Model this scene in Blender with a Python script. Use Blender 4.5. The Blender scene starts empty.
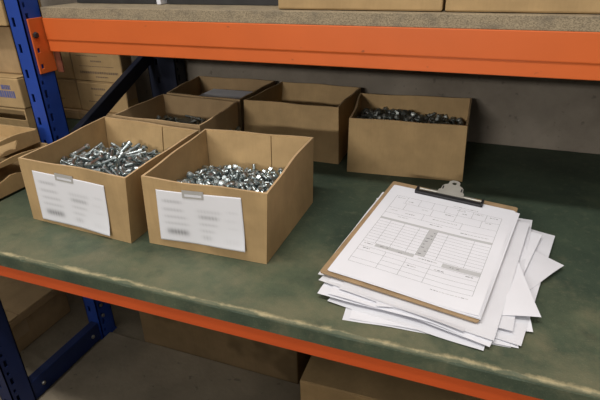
import bpy, bmesh, math, random
from mathutils import Vector, Matrix, Euler
random.seed(7)
S = bpy.context.scene
COL = S.collection
R = math.radians

# ------------------------------------------------------------------ materials
def mat(name, col, rough=.6, metal=0, vary=.12, scale=30, bump=0, bscale=200, spec=.4, dark=None, coat=0, stretch=None):
    m = bpy.data.materials.new(name); m.use_nodes = True
    nt = m.node_tree; N = nt.nodes; L = nt.links
    b = N['Principled BSDF']
    b.inputs['Roughness'].default_value = rough
    b.inputs['Metallic'].default_value = metal
    b.inputs['Specular IOR Level'].default_value = spec
    b.inputs['Coat Weight'].default_value = coat
    tc = N.new('ShaderNodeTexCoord'); src = tc.outputs['Object']
    if stretch:
        mp = N.new('ShaderNodeMapping'); mp.inputs['Scale'].default_value = stretch
        L.new(src, mp.inputs['Vector']); src = mp.outputs['Vector']
    nz = N.new('ShaderNodeTexNoise'); nz.inputs['Scale'].default_value = scale; nz.inputs['Detail'].default_value = 6
    L.new(src, nz.inputs['Vector'])
    rp = N.new('ShaderNodeValToRGB')
    lo = dark or [c*(1-vary) for c in col]
    hi = [min(1, c*(1+vary)) for c in col]
    rp.color_ramp.elements[0].position = .3; rp.color_ramp.elements[1].position = .7
    rp.color_ramp.elements[0].color = (*lo, 1); rp.color_ramp.elements[1].color = (*hi, 1)
    L.new(nz.outputs['Fac'], rp.inputs['Fac']); L.new(rp.outputs['Color'], b.inputs['Base Color'])
    if bump:
        n2 = N.new('ShaderNodeTexNoise'); n2.inputs['Scale'].default_value = bscale; n2.inputs['Detail'].default_value = 4
        L.new(src, n2.inputs['Vector'])
        bp = N.new('ShaderNodeBump'); bp.inputs['Strength'].default_value = bump; bp.inputs['Distance'].default_value = .002
        L.new(n2.outputs['Fac'], bp.inputs['Height']); L.new(bp.outputs['Normal'], b.inputs['Normal'])
    return m

def node_mix(nt, fac, a, b):
    x = nt.nodes.new('ShaderNodeMix'); x.data_type = 'RGBA'
    if isinstance(fac, (int, float)): x.inputs[0].default_value = fac
    else: nt.links.new(fac, x.inputs[0])
    for v, i in ((a, 6), (b, 7)):
        if isinstance(v, tuple): x.inputs[i].default_value = (*v, 1)
        else: nt.links.new(v, x.inputs[i])
    return x.outputs[2]

def noise_mask(nt, src, scale, p0, p1, detail=5, rough=.6):
    n = nt.nodes.new('ShaderNodeTexNoise'); n.inputs['Scale'].default_value = scale
    n.inputs['Detail'].default_value = detail; n.inputs['Roughness'].default_value = rough
    nt.links.new(src, n.inputs['Vector'])
    r = nt.nodes.new('ShaderNodeMapRange'); r.inputs['From Min'].default_value = p0; r.inputs['From Max'].default_value = p1
    nt.links.new(n.outputs['Fac'], r.inputs['Value'])
    return r.outputs['Result']

def math_node(nt, op, a, b=None):
    m = nt.nodes.new('ShaderNodeMath'); m.operation = op; m.use_clamp = False
    for i, v in enumerate((a, b)):
        if v is None: continue
        if isinstance(v, (int, float)): m.inputs[i].default_value = v
        else: nt.links.new(v, m.inputs[i])
    return m.outputs[0]

def green_paint():
    m = bpy.data.materials.new('worn_green_paint'); m.use_nodes = True
    nt = m.node_tree; N = nt.nodes; L = nt.links; b = N['Principled BSDF']
    tc = N.new('ShaderNodeTexCoord'); src = tc.outputs['Object']
    c = node_mix(nt, noise_mask(nt, src, 9, .35, .65), (.029, .045, .031), (.047, .068, .044))
    # worn paler towards the front edge; lamp falloff painted into the same gradient
    sy = N.new('ShaderNodeSeparateXYZ'); L.new(src, sy.inputs['Vector'])
    fr = N.new('ShaderNodeMapRange'); fr.inputs['From Min'].default_value = .38; fr.inputs['From Max'].default_value = .02
    fr.inputs['To Min'].default_value = -.14; fr.inputs['To Max'].default_value = .13
    L.new(math_node(nt, 'ADD', sy.outputs['Y'], math_node(nt, 'MULTIPLY', math_node(nt, 'LESS_THAN', sy.outputs['Z'], -.003), .2)), fr.inputs['Value'])
    def wear_falloff(scale, p0, p1, det, amt, col, c):
        n = N.new('ShaderNodeTexNoise'); n.inputs['Scale'].default_value = scale; n.inputs['Detail'].default_value = det; n.inputs['Roughness'].default_value = .68
        L.new(src, n.inputs['Vector'])
        mr = N.new('ShaderNodeMapRange'); mr.inputs['From Min'].default_value = p0; mr.inputs['From Max'].default_value = p1
        L.new(math_node(nt, 'ADD', n.outputs['Fac'], fr.outputs['Result']), mr.inputs['Value'])
        return node_mix(nt, math_node(nt, 'MULTIPLY', mr.outputs['Result'], amt), c, col)
    c = wear_falloff(6, .40, .68, 8, .85, (.098, .118, .070), c)
    c = wear_falloff(11, .52, .74, 8, .6, (.185, .165, .098), c)
    c = node_mix(nt, math_node(nt, 'MULTIPLY', noise_mask(nt, src, 60, .56, .72, 3), .25), c, (.14, .145, .09))
    c = node_mix(nt, math_node(nt, 'MULTIPLY', noise_mask(nt, src, 14, .60, .74, 5), .5), c, (.022, .030, .022))
    v = N.new('ShaderNodeTexNoise'); v.inputs['Scale'].default_value = 420; v.inputs['Detail'].default_value = 2
    L.new(src, v.inputs['Vector'])
    sp = N.new('ShaderNodeMapRange'); sp.inputs['From Min'].default_value = .62; sp.inputs['From Max'].default_value = .72
    L.new(v.outputs['Fac'], sp.inputs['Value'])
    c = node_mix(nt, math_node(nt, 'MULTIPLY', sp.outputs['Result'], .22), c, (.24, .235, .16))
    # bare chipboard where the paint has rubbed off along the front arris
    sx = N.new('ShaderNodeSeparateXYZ'); L.new(src, sx.inputs['Vector'])
    wob = N.new('ShaderNodeTexNoise'); wob.inputs['Scale'].default_value = 22; wob.inputs['Detail'].default_value = 6; wob.inputs['Roughness'].default_value = .7
    L.new(src, wob.inputs['Vector'])
    d = math_node(nt, 'ADD', math_node(nt, 'ABSOLUTE', sx.outputs['Y']), math_node(nt, 'MULTIPLY', math_node(nt, 'ABSOLUTE', math_node(nt, 'ADD', sx.outputs['Z'], -.0)), 6.))
    d = math_node(nt, 'ADD', d, math_node(nt, 'MULTIPLY', math_node(nt, 'SUBTRACT', wob.outputs['Fac'], .5), .035))
    e = N.new('ShaderNodeMapRange'); e.inputs['From Min'].default_value = .0095; e.inputs['From Max'].default_value = .003
    L.new(d, e.inputs['Value'])
    c = node_mix(nt, math_node(nt, 'MULTIPLY', e.outputs['Result'], .85), c, (.42, .35, .20))
    L.new(c, b.inputs['Base Color'])
    b.inputs['Roughness'].default_value = .62; b.inputs['Specular IOR Level'].default_value = .3
    bp = N.new('ShaderNodeBump'); bp.inputs['Strength'].default_value = .35; bp.inputs['Distance'].default_value = .0015
    L.new(v.outputs['Fac'], bp.inputs['Height']); L.new(bp.outputs['Normal'], b.inputs['Normal'])
    return m

def chipboard():
    m = bpy.data.materials.new('raw_chipboard'); m.use_nodes = True
    nt = m.node_tree; N = nt.nodes; L = nt.links; b = N['Principled BSDF']
    src = N.new('ShaderNodeTexCoord').outputs['Object']
    mp = N.new('ShaderNodeMapping'); mp.inputs['Scale'].default_value = (1, 1.8, 1.8); L.new(src, mp.inputs['Vector']); src = mp.outputs['Vector']
    c = node_mix(nt, noise_mask(nt, src, 420, .35, .65, 3), (.17, .13, .08), (.40, .32, .205))
    c = node_mix(nt, math_node(nt, 'MULTIPLY', noise_mask(nt, src, 25, .5, .7), .6), c, (.12, .10, .075))
    L.new(c, b.inputs['Base Color']); b.inputs['Roughness'].default_value = .8
    return m

def concrete(name, a, bcol, scale):
    m = bpy.data.materials.new(name); m.use_nodes = True
    nt = m.node_tree; N = nt.nodes; L = nt.links; b = N['Principled BSDF']
    src = N.new('ShaderNodeTexCoord').outputs['Object']
    c = node_mix(nt, noise_mask(nt, src, scale, .35, .65, 8, .65), a, bcol)
    c = node_mix(nt, math_node(nt, 'MULTIPLY', noise_mask(nt, src, scale*.45, .52, .68, 4), .55), c, tuple(x*.5 for x in a))
    c = node_mix(nt, math_node(nt, 'MULTIPLY', noise_mask(nt, src, scale*14, .66, .74, 2), .5), c, tuple(x*.35 for x in a))
    L.new(c, b.inputs['Base Color']); b.inputs['Roughness'].default_value = .85
    n2 = N.new('ShaderNodeTexNoise'); n2.inputs['Scale'].default_value = 80; n2.inputs['Detail'].default_value = 6; L.new(src, n2.inputs['Vector'])
    bp = N.new('ShaderNodeBump'); bp.inputs['Strength'].default_value = .25; bp.inputs['Distance'].default_value = .004
    L.new(n2.outputs['Fac'], bp.inputs['Height']); L.new(bp.outputs['Normal'], b.inputs['Normal'])
    return m

def cardboard(name, col, mark=.0):
    m = bpy.data.materials.new(name); m.use_nodes = True
    nt = m.node_tree; N = nt.nodes; L = nt.links; b = N['Principled BSDF']
    src = N.new('ShaderNodeTexCoord').outputs['Object']
    lo = tuple(c*.86 for c in col); hi = tuple(min(1, c*1.10) for c in col)
    c = node_mix(nt, noise_mask(nt, src, 14, .35, .65, 6), lo, hi)
    c = node_mix(nt, math_node(nt, 'MULTIPLY', noise_mask(nt, src, 6, .56, .64, 3), mark), c, tuple(x*.62 for x in col))
    mp = N.new('ShaderNodeMapping'); mp.inputs['Scale'].default_value = (1, 1, .04); L.new(src, mp.inputs['Vector'])
    c = node_mix(nt, math_node(nt, 'MULTIPLY', noise_mask(nt, mp.outputs['Vector'], 260, .45, .7, 2), .16), c, tuple(x*.7 for x in col))
    L.new(c, b.inputs['Base Color']); b.inputs['Roughness'].default_value = .78; b.inputs['Specular IOR Level'].default_value = .25
    n2 = N.new('ShaderNodeTexNoise'); n2.inputs['Scale'].default_value = 35; L.new(src, n2.inputs['Vector'])
    bp = N.new('ShaderNodeBump'); bp.inputs['Strength'].default_value = .25; bp.inputs['Distance'].default_value = .004
    L.new(n2.outputs['Fac'], bp.inputs['Height']); L.new(bp.outputs['Normal'], b.inputs['Normal'])
    return m

def printed():
    m = bpy.data.materials.new('printed_label_paper'); m.use_nodes = True
    nt = m.node_tree; b = nt.nodes['Principled BSDF']
    a = nt.nodes.new('ShaderNodeVertexColor'); a.layer_name = 'print'
    nt.links.new(a.outputs['Color'], b.inputs['Base Color']); b.inputs['Roughness'].default_value = .7
    return m

M = dict(
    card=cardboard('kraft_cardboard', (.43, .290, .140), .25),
    card_dark=cardboard('darker_kraft_cardboard', (.36, .243, .126), .5),  # darker kraft tone than card, with stronger marks
    card_stain_shade=cardboard('stained_shaded_cardboard', (.24, .165, .085), .9),  # stains, plus a base darkened for the shade under the shelf
    card_in=cardboard('cut_cardboard_edge', (.50, .345, .19)),
    green=green_paint(), chip=chipboard(),
    wall=concrete('rendered_wall', (.15, .125, .096), (.25, .215, .170), 3.5),
    floor=concrete('concrete_floor', (.19, .155, .105), (.30, .25, .175), 5),
    slab=concrete('worn_board', (.20, .165, .115), (.36, .30, .215), 3.2),
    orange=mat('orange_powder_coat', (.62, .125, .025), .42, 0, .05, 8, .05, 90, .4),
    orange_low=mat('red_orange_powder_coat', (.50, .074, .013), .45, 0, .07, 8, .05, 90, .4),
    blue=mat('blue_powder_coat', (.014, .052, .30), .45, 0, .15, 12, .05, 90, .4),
    blue_low=mat('shaded_blue_paint', (.009, .020, .085), .5, 0, .2, 12),  # blue darkened to carry the shade on the lower post and rail
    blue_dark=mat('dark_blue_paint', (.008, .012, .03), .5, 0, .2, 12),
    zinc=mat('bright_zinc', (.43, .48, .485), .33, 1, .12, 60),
    zinc_shade=mat('shaded_zinc', (.34, .36, .34), .5, 1, .2, 60),  # same zinc, with shade put into the colour for the shaded boxes
    nut=mat('plated_bolt_head', (.45, .44, .40), .4, 1, .1, 60),
    paper=mat('white_paper', (.765, .765, .81), .75, 0, .02, 20, .08, 60),
    paper_b=mat('offwhite_paper', (.70, .70, .74), .75, 0, .03, 20, .08, 60),
    ink=mat('grey_ink', (.23, .23, .24), .8, 0, .05),
    ink_light=mat('light_grey_tint', (.50, .50, .51), .8, 0, .03, 300),
    ink_blue=mat('blue_print', (.11, .12, .26), .8, 0, .2, 80),
    ink_brown=mat('brown_print', (.20, .14, .085), .8, 0, .15, 200),
    hard=mat('hardboard', (.33, .222, .120), .6, 0, .14, 40, .1, 300),
    rust=mat('rusty_orange', (.16, .045, .02), .6, 0, .3, 60),
    black=mat('black_plastic', (.018, .018, .02), .45, 0, .1),
    crate=mat('black_crate_plastic', (.022, .021, .02), .55, 0, .2),
    silver=mat('nickel_plate', (.62, .60, .54), .55, 1, .08, 40),
    tape=mat('clear_tape', (.43, .415, .395), .28, 0, .06, 60),
    ptape=mat('brown_parcel_tape', (.36, .25, .14), .35, 0, .08, 20),
    printed=printed(),
)

def scuff(m, col, scale, stretch, p0, p1, amt):
    nt = m.node_tree; b = nt.nodes['Principled BSDF']; src = nt.nodes.new('ShaderNodeTexCoord').outputs['Object']
    old = b.inputs['Base Color'].links[0].from_socket
    mp = nt.nodes.new('ShaderNodeMapping'); mp.inputs['Scale'].default_value = stretch; nt.links.new(src, mp.inputs['Vector'])
    f = math_node(nt, 'MULTIPLY', noise_mask(nt, mp.outputs['Vector'], scale, p0, p1, 3), amt)
    nt.links.new(node_mix(nt, f, old, col), b.inputs['Base Color'])
scuff(M['orange'], (.16, .05, .02), 60, (.45, 1, 1), .69, .76, .8)
scuff(M['blue'], (.05, .06, .09), 40, (1, 1, .4), .68, .78, .7)
# ------------------------------------------------------------------ mesh helpers
def obj(name, bm, mats, parent=None, smooth=False, bevel=0, loc=None):
    me = bpy.data.meshes.new(name)
    bmesh.ops.recalc_face_normals(bm, faces=bm.faces)
    bm.to_mesh(me); bm.free()
    for m in (mats if isinstance(mats, (list, tuple)) else [mats]): me.materials.append(m)
    if smooth:
        for p in me.polygons: p.use_smooth = True
        if smooth != True:
            me.set_sharp_from_angle(angle=R(smooth))
    o = bpy.data.objects.new(name, me); COL.objects.link(o)
    if loc is not None: o.location = loc
    if parent:
        o.parent = parent; o.location = (loc or Vector((0, 0, 0)))
    if bevel:
        b = o.modifiers.new('bevel', 'BEVEL'); b.width = bevel; b.segments = 2; b.limit_method = 'ANGLE'
    return o

def shift(bm, v):
    bmesh.ops.translate(bm, verts=bm.verts, vec=Vector(v)); return bm

def thing(name, label, cat, loc=(0, 0, 0), group=None, rz=0):
    o = bpy.data.objects.new(name, None); COL.objects.link(o); o.empty_display_size = .02
    o.location = loc; o.rotation_euler = (0, 0, rz)
    return tag(o, label, cat, group)

def tag(o, label, cat, group=None, kind=None):
    if label: o['label'] = label
    if cat: o['category'] = cat
    if group: o['group'] = group
    if kind: o['kind'] = kind
    return o

def bx(bm, x0, x1, y0, y1, z0, z1, mi=0):
    vs = [bm.verts.new((x, y, z)) for z in (z0, z1) for y in (y0, y1) for x in (x0, x1)]
    fs = [(0, 2, 3, 1), (4, 5, 7, 6), (0, 1, 5, 4), (2, 6, 7, 3), (0, 4, 6, 2), (1, 3, 7, 5)]
    for f in fs:
        q = bm.faces.new([vs[i] for i in f]); q.material_index = mi
    return bm

def hexa(bm, b, t, mi=0):
    """solid from 4 bottom and 4 top points (same winding)"""
    vb = [bm.verts.new(p) for p in b]; vt = [bm.verts.new(p) for p in t]
    bm.faces.new(vb[::-1]).material_index = mi; bm.faces.new(vt).material_index = mi
    for i in range(4):
        j = (i+1) % 4
        bm.faces.new((vb[i], vb[j], vt[j], vt[i])).material_index = mi
    return bm

def prism(bm, prof, x0, x1, axis='x'):
    mk = (lambda a, p: (a, p[0], p[1])) if axis == 'x' else (lambda a, p: (p[0], a, p[1]))
    A = [bm.verts.new(mk(x0, p)) for p in prof]; B = [bm.verts.new(mk(x1, p)) for p in prof]
    bm.faces.new(A); bm.faces.new(B[::-1])
    for i in range(len(prof)):
        j = (i+1) % len(prof); bm.faces.new((A[i], A[j], B[j], B[i]))
    return bm

def lathe(bm, prof, n=14, rot=0, mtx=None, nfun=None):
    rings = []
    for r, z in prof:
        ring = []
        for i in range(n):
            a = rot+2*math.pi*i/n
            v = Vector((r*math.cos(a), r*math.sin(a), z))
            ring.append(bm.verts.new(mtx @ v if mtx else v))
        rings.append(ring)
    for a, b in zip(rings, rings[1:]):
        for i in range(n):
            j = (i+1) % n; bm.faces.new((a[i], a[j], b[j], b[i]))
    bm.faces.new(rings[0][::-1]); bm.faces.new(rings[-1])
    return bm

def plate(bm, w, h0, h1, slots, th, place):
    """flat sheet w x (h0..h1) with real rectangular slots (u, v, du, dv); place maps (u, v, depth) to 3D"""
    us = sorted({0, w} | {round(s[0]+k*s[2]/2, 5) for s in slots for k in (-1, 1)})
    vs = sorted({h0, h1} | {round(s[1]+k*s[3]/2, 5) for s in slots for k in (-1, 1)})
    cell = {}
    def hole(a, b):
        return any(abs(a-s[0]) < s[2]/2 and abs(b-s[1]) < s[3]/2 for s in slots)
    solid = [[not hole((us[i]+us[i+1])/2, (vs[j]+vs[j+1])/2) for j in range(len(vs)-1)] for i in range(len(us)-1)]
    V = {}
    def v(i, j, k):
        if (i, j, k) not in V: V[i, j, k] = bm.verts.new(place(us[i], vs[j], k*th))
        return V[i, j, k]
    nu, nv = len(us)-1, len(vs)-1
    for i in range(nu):
        for j in range(nv):
            if not solid[i][j]: continue
            for k in (0, 1): bm.faces.new((v(i, j, k), v(i+1, j, k), v(i+1, j+1, k), v(i, j+1, k)))
            for (di, dj, a, b) in ((-1, 0, (i, j), (i, j+1)), (1, 0, (i+1, j), (i+1, j+1)), (0, -1, (i, j), (i+1, j)), (0, 1, (i, j+1), (i+1, j+1))):
                ii, jj = i+di, j+dj
                if not (0 <= ii < nu and 0 <= jj < nv) or not solid[ii][jj]:
                    bm.faces.new((v(*a, 0), v(*b, 0), v(*b, 1), v(*a, 1)))
    return bm

# ------------------------------------------------------------------ setting
bm = bx(bmesh.new(), -3, 3, -3.5, 1.0, -.56, -.51); tag(obj('floor', bm, M['floor']), None, None, kind='structure')
bm = bx(bmesh.new(), -3, 3, -2.0, -1.9, -.51, .48); tag(obj('light_block_wall', bm, M['wall']), None, None, kind='structure')  # added low wall, unseen behind the camera, blocks far-lamp light below the shelf
bm = bx(bmesh.new(), -3, 3, .80, .95, -.51, 2.2); tag(obj('wall_back', bm, M['wall']), None, None, kind='structure')

# ------------------------------------------------------------------ rack uprights, beams and boards
def channel_post(x0, x1, y0, y1, z0, z1, parent, m, zoff=.0):
    bm = bmesh.new()
    w = x1-x0; d = y1-y0
    zs = []
    z = zoff
    while z > z0+.03: z -= .0525
    z += .0525
    while z < z1-.02:
        zs.append(z); z += .0525
    fs = [(w*.34, z, .0075, .018) for z in zs]
    ss = [(d*.26, z-.045, .0075, .018) for z in zs if z-.045 > z0+.02] + [(d*.22, z-.02, .006, .009) for z in zs if z-.02 > z0+.02]
    t = .0025
    plate(bm, w, z0, z1, fs, t, lambda u, v, k: (x0+u, y0+k, v))
    plate(bm, d, z0, z1, ss, -t, lambda u, v, k: (x1+k, y0+u, v))
    plate(bm, d, z0, z1, [], t, lambda u, v, k: (x0+k, y0+u, v))
    plate(bm, w*.42, z0, z1, [], -t, lambda u, v, k: (x1-u, y1+k, v))
    return obj('post', bm, m, parent)

frame = thing('rack_upright_frame', 'blue steel rack upright frame with slotted posts and diagonal brace at the left', 'rack frame', (-.925, .34, -.51))
O = Vector(frame.location)
def fpart(name, bm, m, **k):
    return obj(name, shift(bm, -O), m, frame, **k)
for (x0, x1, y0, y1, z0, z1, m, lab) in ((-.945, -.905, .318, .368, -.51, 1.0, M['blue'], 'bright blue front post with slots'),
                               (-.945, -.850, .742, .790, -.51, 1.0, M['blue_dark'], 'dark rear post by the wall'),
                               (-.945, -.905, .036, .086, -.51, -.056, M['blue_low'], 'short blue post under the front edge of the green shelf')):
    p_ = channel_post(x0-O.x, x1-O.x, y0-O.y, y1-O.y, z0-O.z, z1-O.z, frame, m, .273-O.z)
    p_['label'] = lab
    bm = bx(bmesh.new(), x0-.002, x1+.001, y0-.002, y1+.002, -.51, -.506)
    obj('foot_plate', shift(bm, -O), m, frame)
# diagonal brace (C-section flat bar) between front and rear post
def bar_yz(bm, x0, x1, a, b, w):
    a = Vector(a); b = Vector(b); d = (b-a).normalized(); n = Vector((-d.y, d.x))*w/2
    pts = [a-n, b-n, b+n, a+n]
    return prism(bm, [(p.x, p.y) for p in pts], x0, x1)
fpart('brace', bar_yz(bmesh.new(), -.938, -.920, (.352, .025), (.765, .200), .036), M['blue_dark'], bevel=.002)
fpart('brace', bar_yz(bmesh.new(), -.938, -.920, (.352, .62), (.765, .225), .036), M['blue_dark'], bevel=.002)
fpart('bottom_rail', bx(bmesh.new(), -.936, -.912, .086, .318, -.506, -.452), M['blue_low'], bevel=.002)
for (y, z) in ((.335, -.402), (.333, -.436), (.12, -.478), (.29, -.478)):
    bm = bmesh.new()
    mtx = Matrix.Translation((-.905 if y > .32 else -.912, y, z)) @ Matrix.Rotation(R(90), 4, 'Y')
    lathe(bm, [(.0055, -.001), (.0055, .003), (.0045, .0042)], 6, 0, mtx)
    fpart('bolt_head', bm, M['nut'])

# upper orange beam
YB = .36
beam = thing('shelf_beam', 'bright orange stepped steel beam with bolted end plate under the upper shelf', 'beam', (0, YB, .2614))
bo = Vector(beam.location)
prof = [(.0, .0683), (.0, .0250), (.0022, .0232), (.0022, .0), (.040, .0), (.040, .0683)]
o = obj('beam_body', prism(bmesh.new(), prof, -.898, 1.0), M['orange'], beam, bevel=.0025)
bm = bmesh.new()
# end plate lies against the inner side of the post, real holes
def hole_slots(): return [(.017, z, .008, .011) for z in (.035-.055, .067-.055+.0, .101-.055)]
plate(bm, .046, -.042, .070, [(.010, -.027, .007, .009), (.010, .006, .007, .009)], .0035, lambda u, v, k: (-.9045+k, -.034+u, v))
o = obj('end_plate', bm, M['orange'], beam, bevel=.001)
bm = bmesh.new(); mtx = Matrix.Translation((-.901, -.024, .037)) @ Matrix.Rotation(R(90), 4, 'Y')
lathe(bm, [(.0068, -.003), (.0068, .0035), (.0052, .005)], 6, 0, mtx)
tag(obj('bolt_head', bm, M['black'], beam), 'black bolt head fixing the end plate', None)
tag(obj('plate_leg', bx(bmesh.new(), -.9005, -.884, .012, .016, -.046, -.0005), M['rust'], beam, bevel=.001), 'dark rusty leg of the end plate', None)
# upper chipboard
bm = bx(bmesh.new(), -.897, 1.0, .361, .795, .3297, .351)
tag(obj('shelf_board', shift(bm, (0, -.36, -.34)), M['chip'], bevel=.001, loc=(0, .36, .34)), 'raw grey-brown chipboard shelf lying on the bright orange beam', 'shelf')

# lower beam and green board
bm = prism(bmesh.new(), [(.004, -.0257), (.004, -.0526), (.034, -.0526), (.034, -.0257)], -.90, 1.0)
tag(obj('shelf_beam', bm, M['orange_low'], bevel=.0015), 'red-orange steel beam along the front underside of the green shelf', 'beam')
bm = bmesh.new()
nx = 190
prof = [(.0045, 0.0), (.0012, -.0016), (0, -.005), (.0005, -.0257), (.795, -.0257), (.795, 0)]
rings = []
for i in range(nx+1):
    x = -.90+1.90*i/nx
    w = .0012*(math.sin(x*37)+math.sin(x*91+1)+.7*math.sin(x*210))+random.uniform(-.0005, .0005)
    k = max(0, w)
    rings.append([bm.verts.new((x, y+(k if j in (0, 1) else 0)*(1 if j == 0 else .6), z-(.25*k if j in (1, 2) else 0))) for j, (y, z) in enumerate(prof)])
for a, b in zip(rings, rings[1:]):
    for j in range(len(prof)):
        q = (j+1) % len(prof); bm.faces.new((a[j], a[q], b[q], b[j]))
bm.faces.new(rings[0]); bm.faces.new(rings[-1][::-1])
tag(obj('shelf_board', bm, M['green']), 'green painted chipboard shelf, paint worn off along its front edge', 'shelf')

# ------------------------------------------------------------------ open cardboard boxes
def lerp(a, b, t): return a+(b-a)*t
def bil(fl, fr, br, bl, u, v): return lerp(lerp(fl, fr, u), lerp(bl, br, u), v)

def open_box(label, bot, top, h, m, group, name='cardboard_box', flap=.62, seed=0):
    """bot/top: FL, FR, BR, BL outline in world x,y; a tray with four slightly bowed walls"""
    rnd = random.Random(seed)
    c = sum((Vector(p) for p in bot), Vector((0, 0)))/4
    root = thing(name, label, 'box', (c.x, c.y, 0), group)
    T = .0038
    B = [Vector((p[0]-c.x, p[1]-c.y, .0004)) for p in bot]; P = [Vector((p[0]-c.x, p[1]-c.y, h)) for p in top]
    bm = bmesh.new()
    ctr = sum(B, Vector())/4
    def inn(a, side):          # inset a corner towards the centre by the wall thickness
        d = Vector((ctr.x-a.x, ctr.y-a.y, 0)); return a+Vector((math.copysign(T, d.x), math.copysign(T, d.y), 0))
    Bi = [inn(b, 0)+Vector((0, 0, T)) for b in B]; Pi = [inn(p, 0) for p in P]
    n = 12; kz = 5
    wav = [[rnd.uniform(-1, 1) for _ in range(3)] for _ in range(4)]
    def wall_pt(i, s, t, inner):
        j = (i+1) % 4
        A_, B_ = (Bi, Pi) if inner else (B, P)
        p = lerp(lerp(A_[i], A_[j], s), lerp(B_[i], B_[j], s), t)
        e = (B[j]-B[i]).normalized(); nrm = Vector((e.y, -e.x, 0))
        bow = .0035*wav[i][0]*math.sin(math.pi*s)*t + .0012*wav[i][1]*math.sin(2*math.pi*s)*t
        p = p+nrm*bow
        if t == 1: p.z += .0011*math.sin(9*s+wav[i][2]*5)*math.sin(math.pi*s)
        return p
    grid = {}
    def vert(i, a, b, inner):
        key = ((i if a < n else (i+1) % 4), a % n, b, inner)
        if key not in grid: grid[key] = bm.verts.new(wall_pt(i, a/n, b/kz, inner))
        return grid[key]
    for i in range(4):
        for a in range(n):
            for b in range(kz):
                for inner in (0, 1):
                    bm.faces.new((vert(i, a, b, inner), vert(i, a+1, b, inner), vert(i, a+1, b+1, inner), vert(i, a, b+1, inner)))
            f = bm.faces.new((vert(i, a, kz, 0), vert(i, a+1, kz, 0), vert(i, a+1, kz, 1), vert(i, a, kz, 1))); f.material_index = 1
    for inner in (0, 1):
        bm.faces.new([vert(i, a, 0, inner) for i in range(4) for a in range(n)])
    body = obj('body', bm, [m, M['card_in']], root)
    # glued overlap flap inside the back wall and along the front right corner
    def strip(i, s0, s1, t0, t1, off, nm, mt, th=.0022):
        bm = bmesh.new(); e = (B[(i+1) % 4]-B[i]).normalized(); nrm = Vector((e.y, -e.x, 0))
        k = 4; V = []
        for d in (off, off+th):
            V.append([[bm.verts.new(wall_pt(i, lerp(s0, s1, a/k), min(.999, lerp(t0, t1, b/k)), off < 0)+nrm*(d if off >= 0 else d)) for b in range(k+1)] for a in range(k+1)])
        for d in (0, 1):
            for a in range(k):
                for b in range(k): bm.faces.new((V[d][a][b], V[d][a+1][b], V[d][a+1][b+1], V[d][a][b+1]))
        for a in range(k):
            for e0 in (0, k):
                bm.faces.new((V[0][a][e0], V[0][a+1][e0], V[1][a+1][e0], V[1][a][e0]))
                bm.faces.new((V[0][e0][a], V[0][e0][a+1], V[1][e0][a+1], V[1][e0][a]))
        return obj(nm, bm, mt, root)
    if flap:
        strip(2, .014, .5*(1-flap)+.5*(1-flap)-.004, .03, .982, -.0030, 'glue_flap', m, .0026)
        strip(2, 1-flap+.007, .986, .03, .982, -.0030, 'inner_flap', m, .0026)
    return root, wall_pt, B, c

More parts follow.
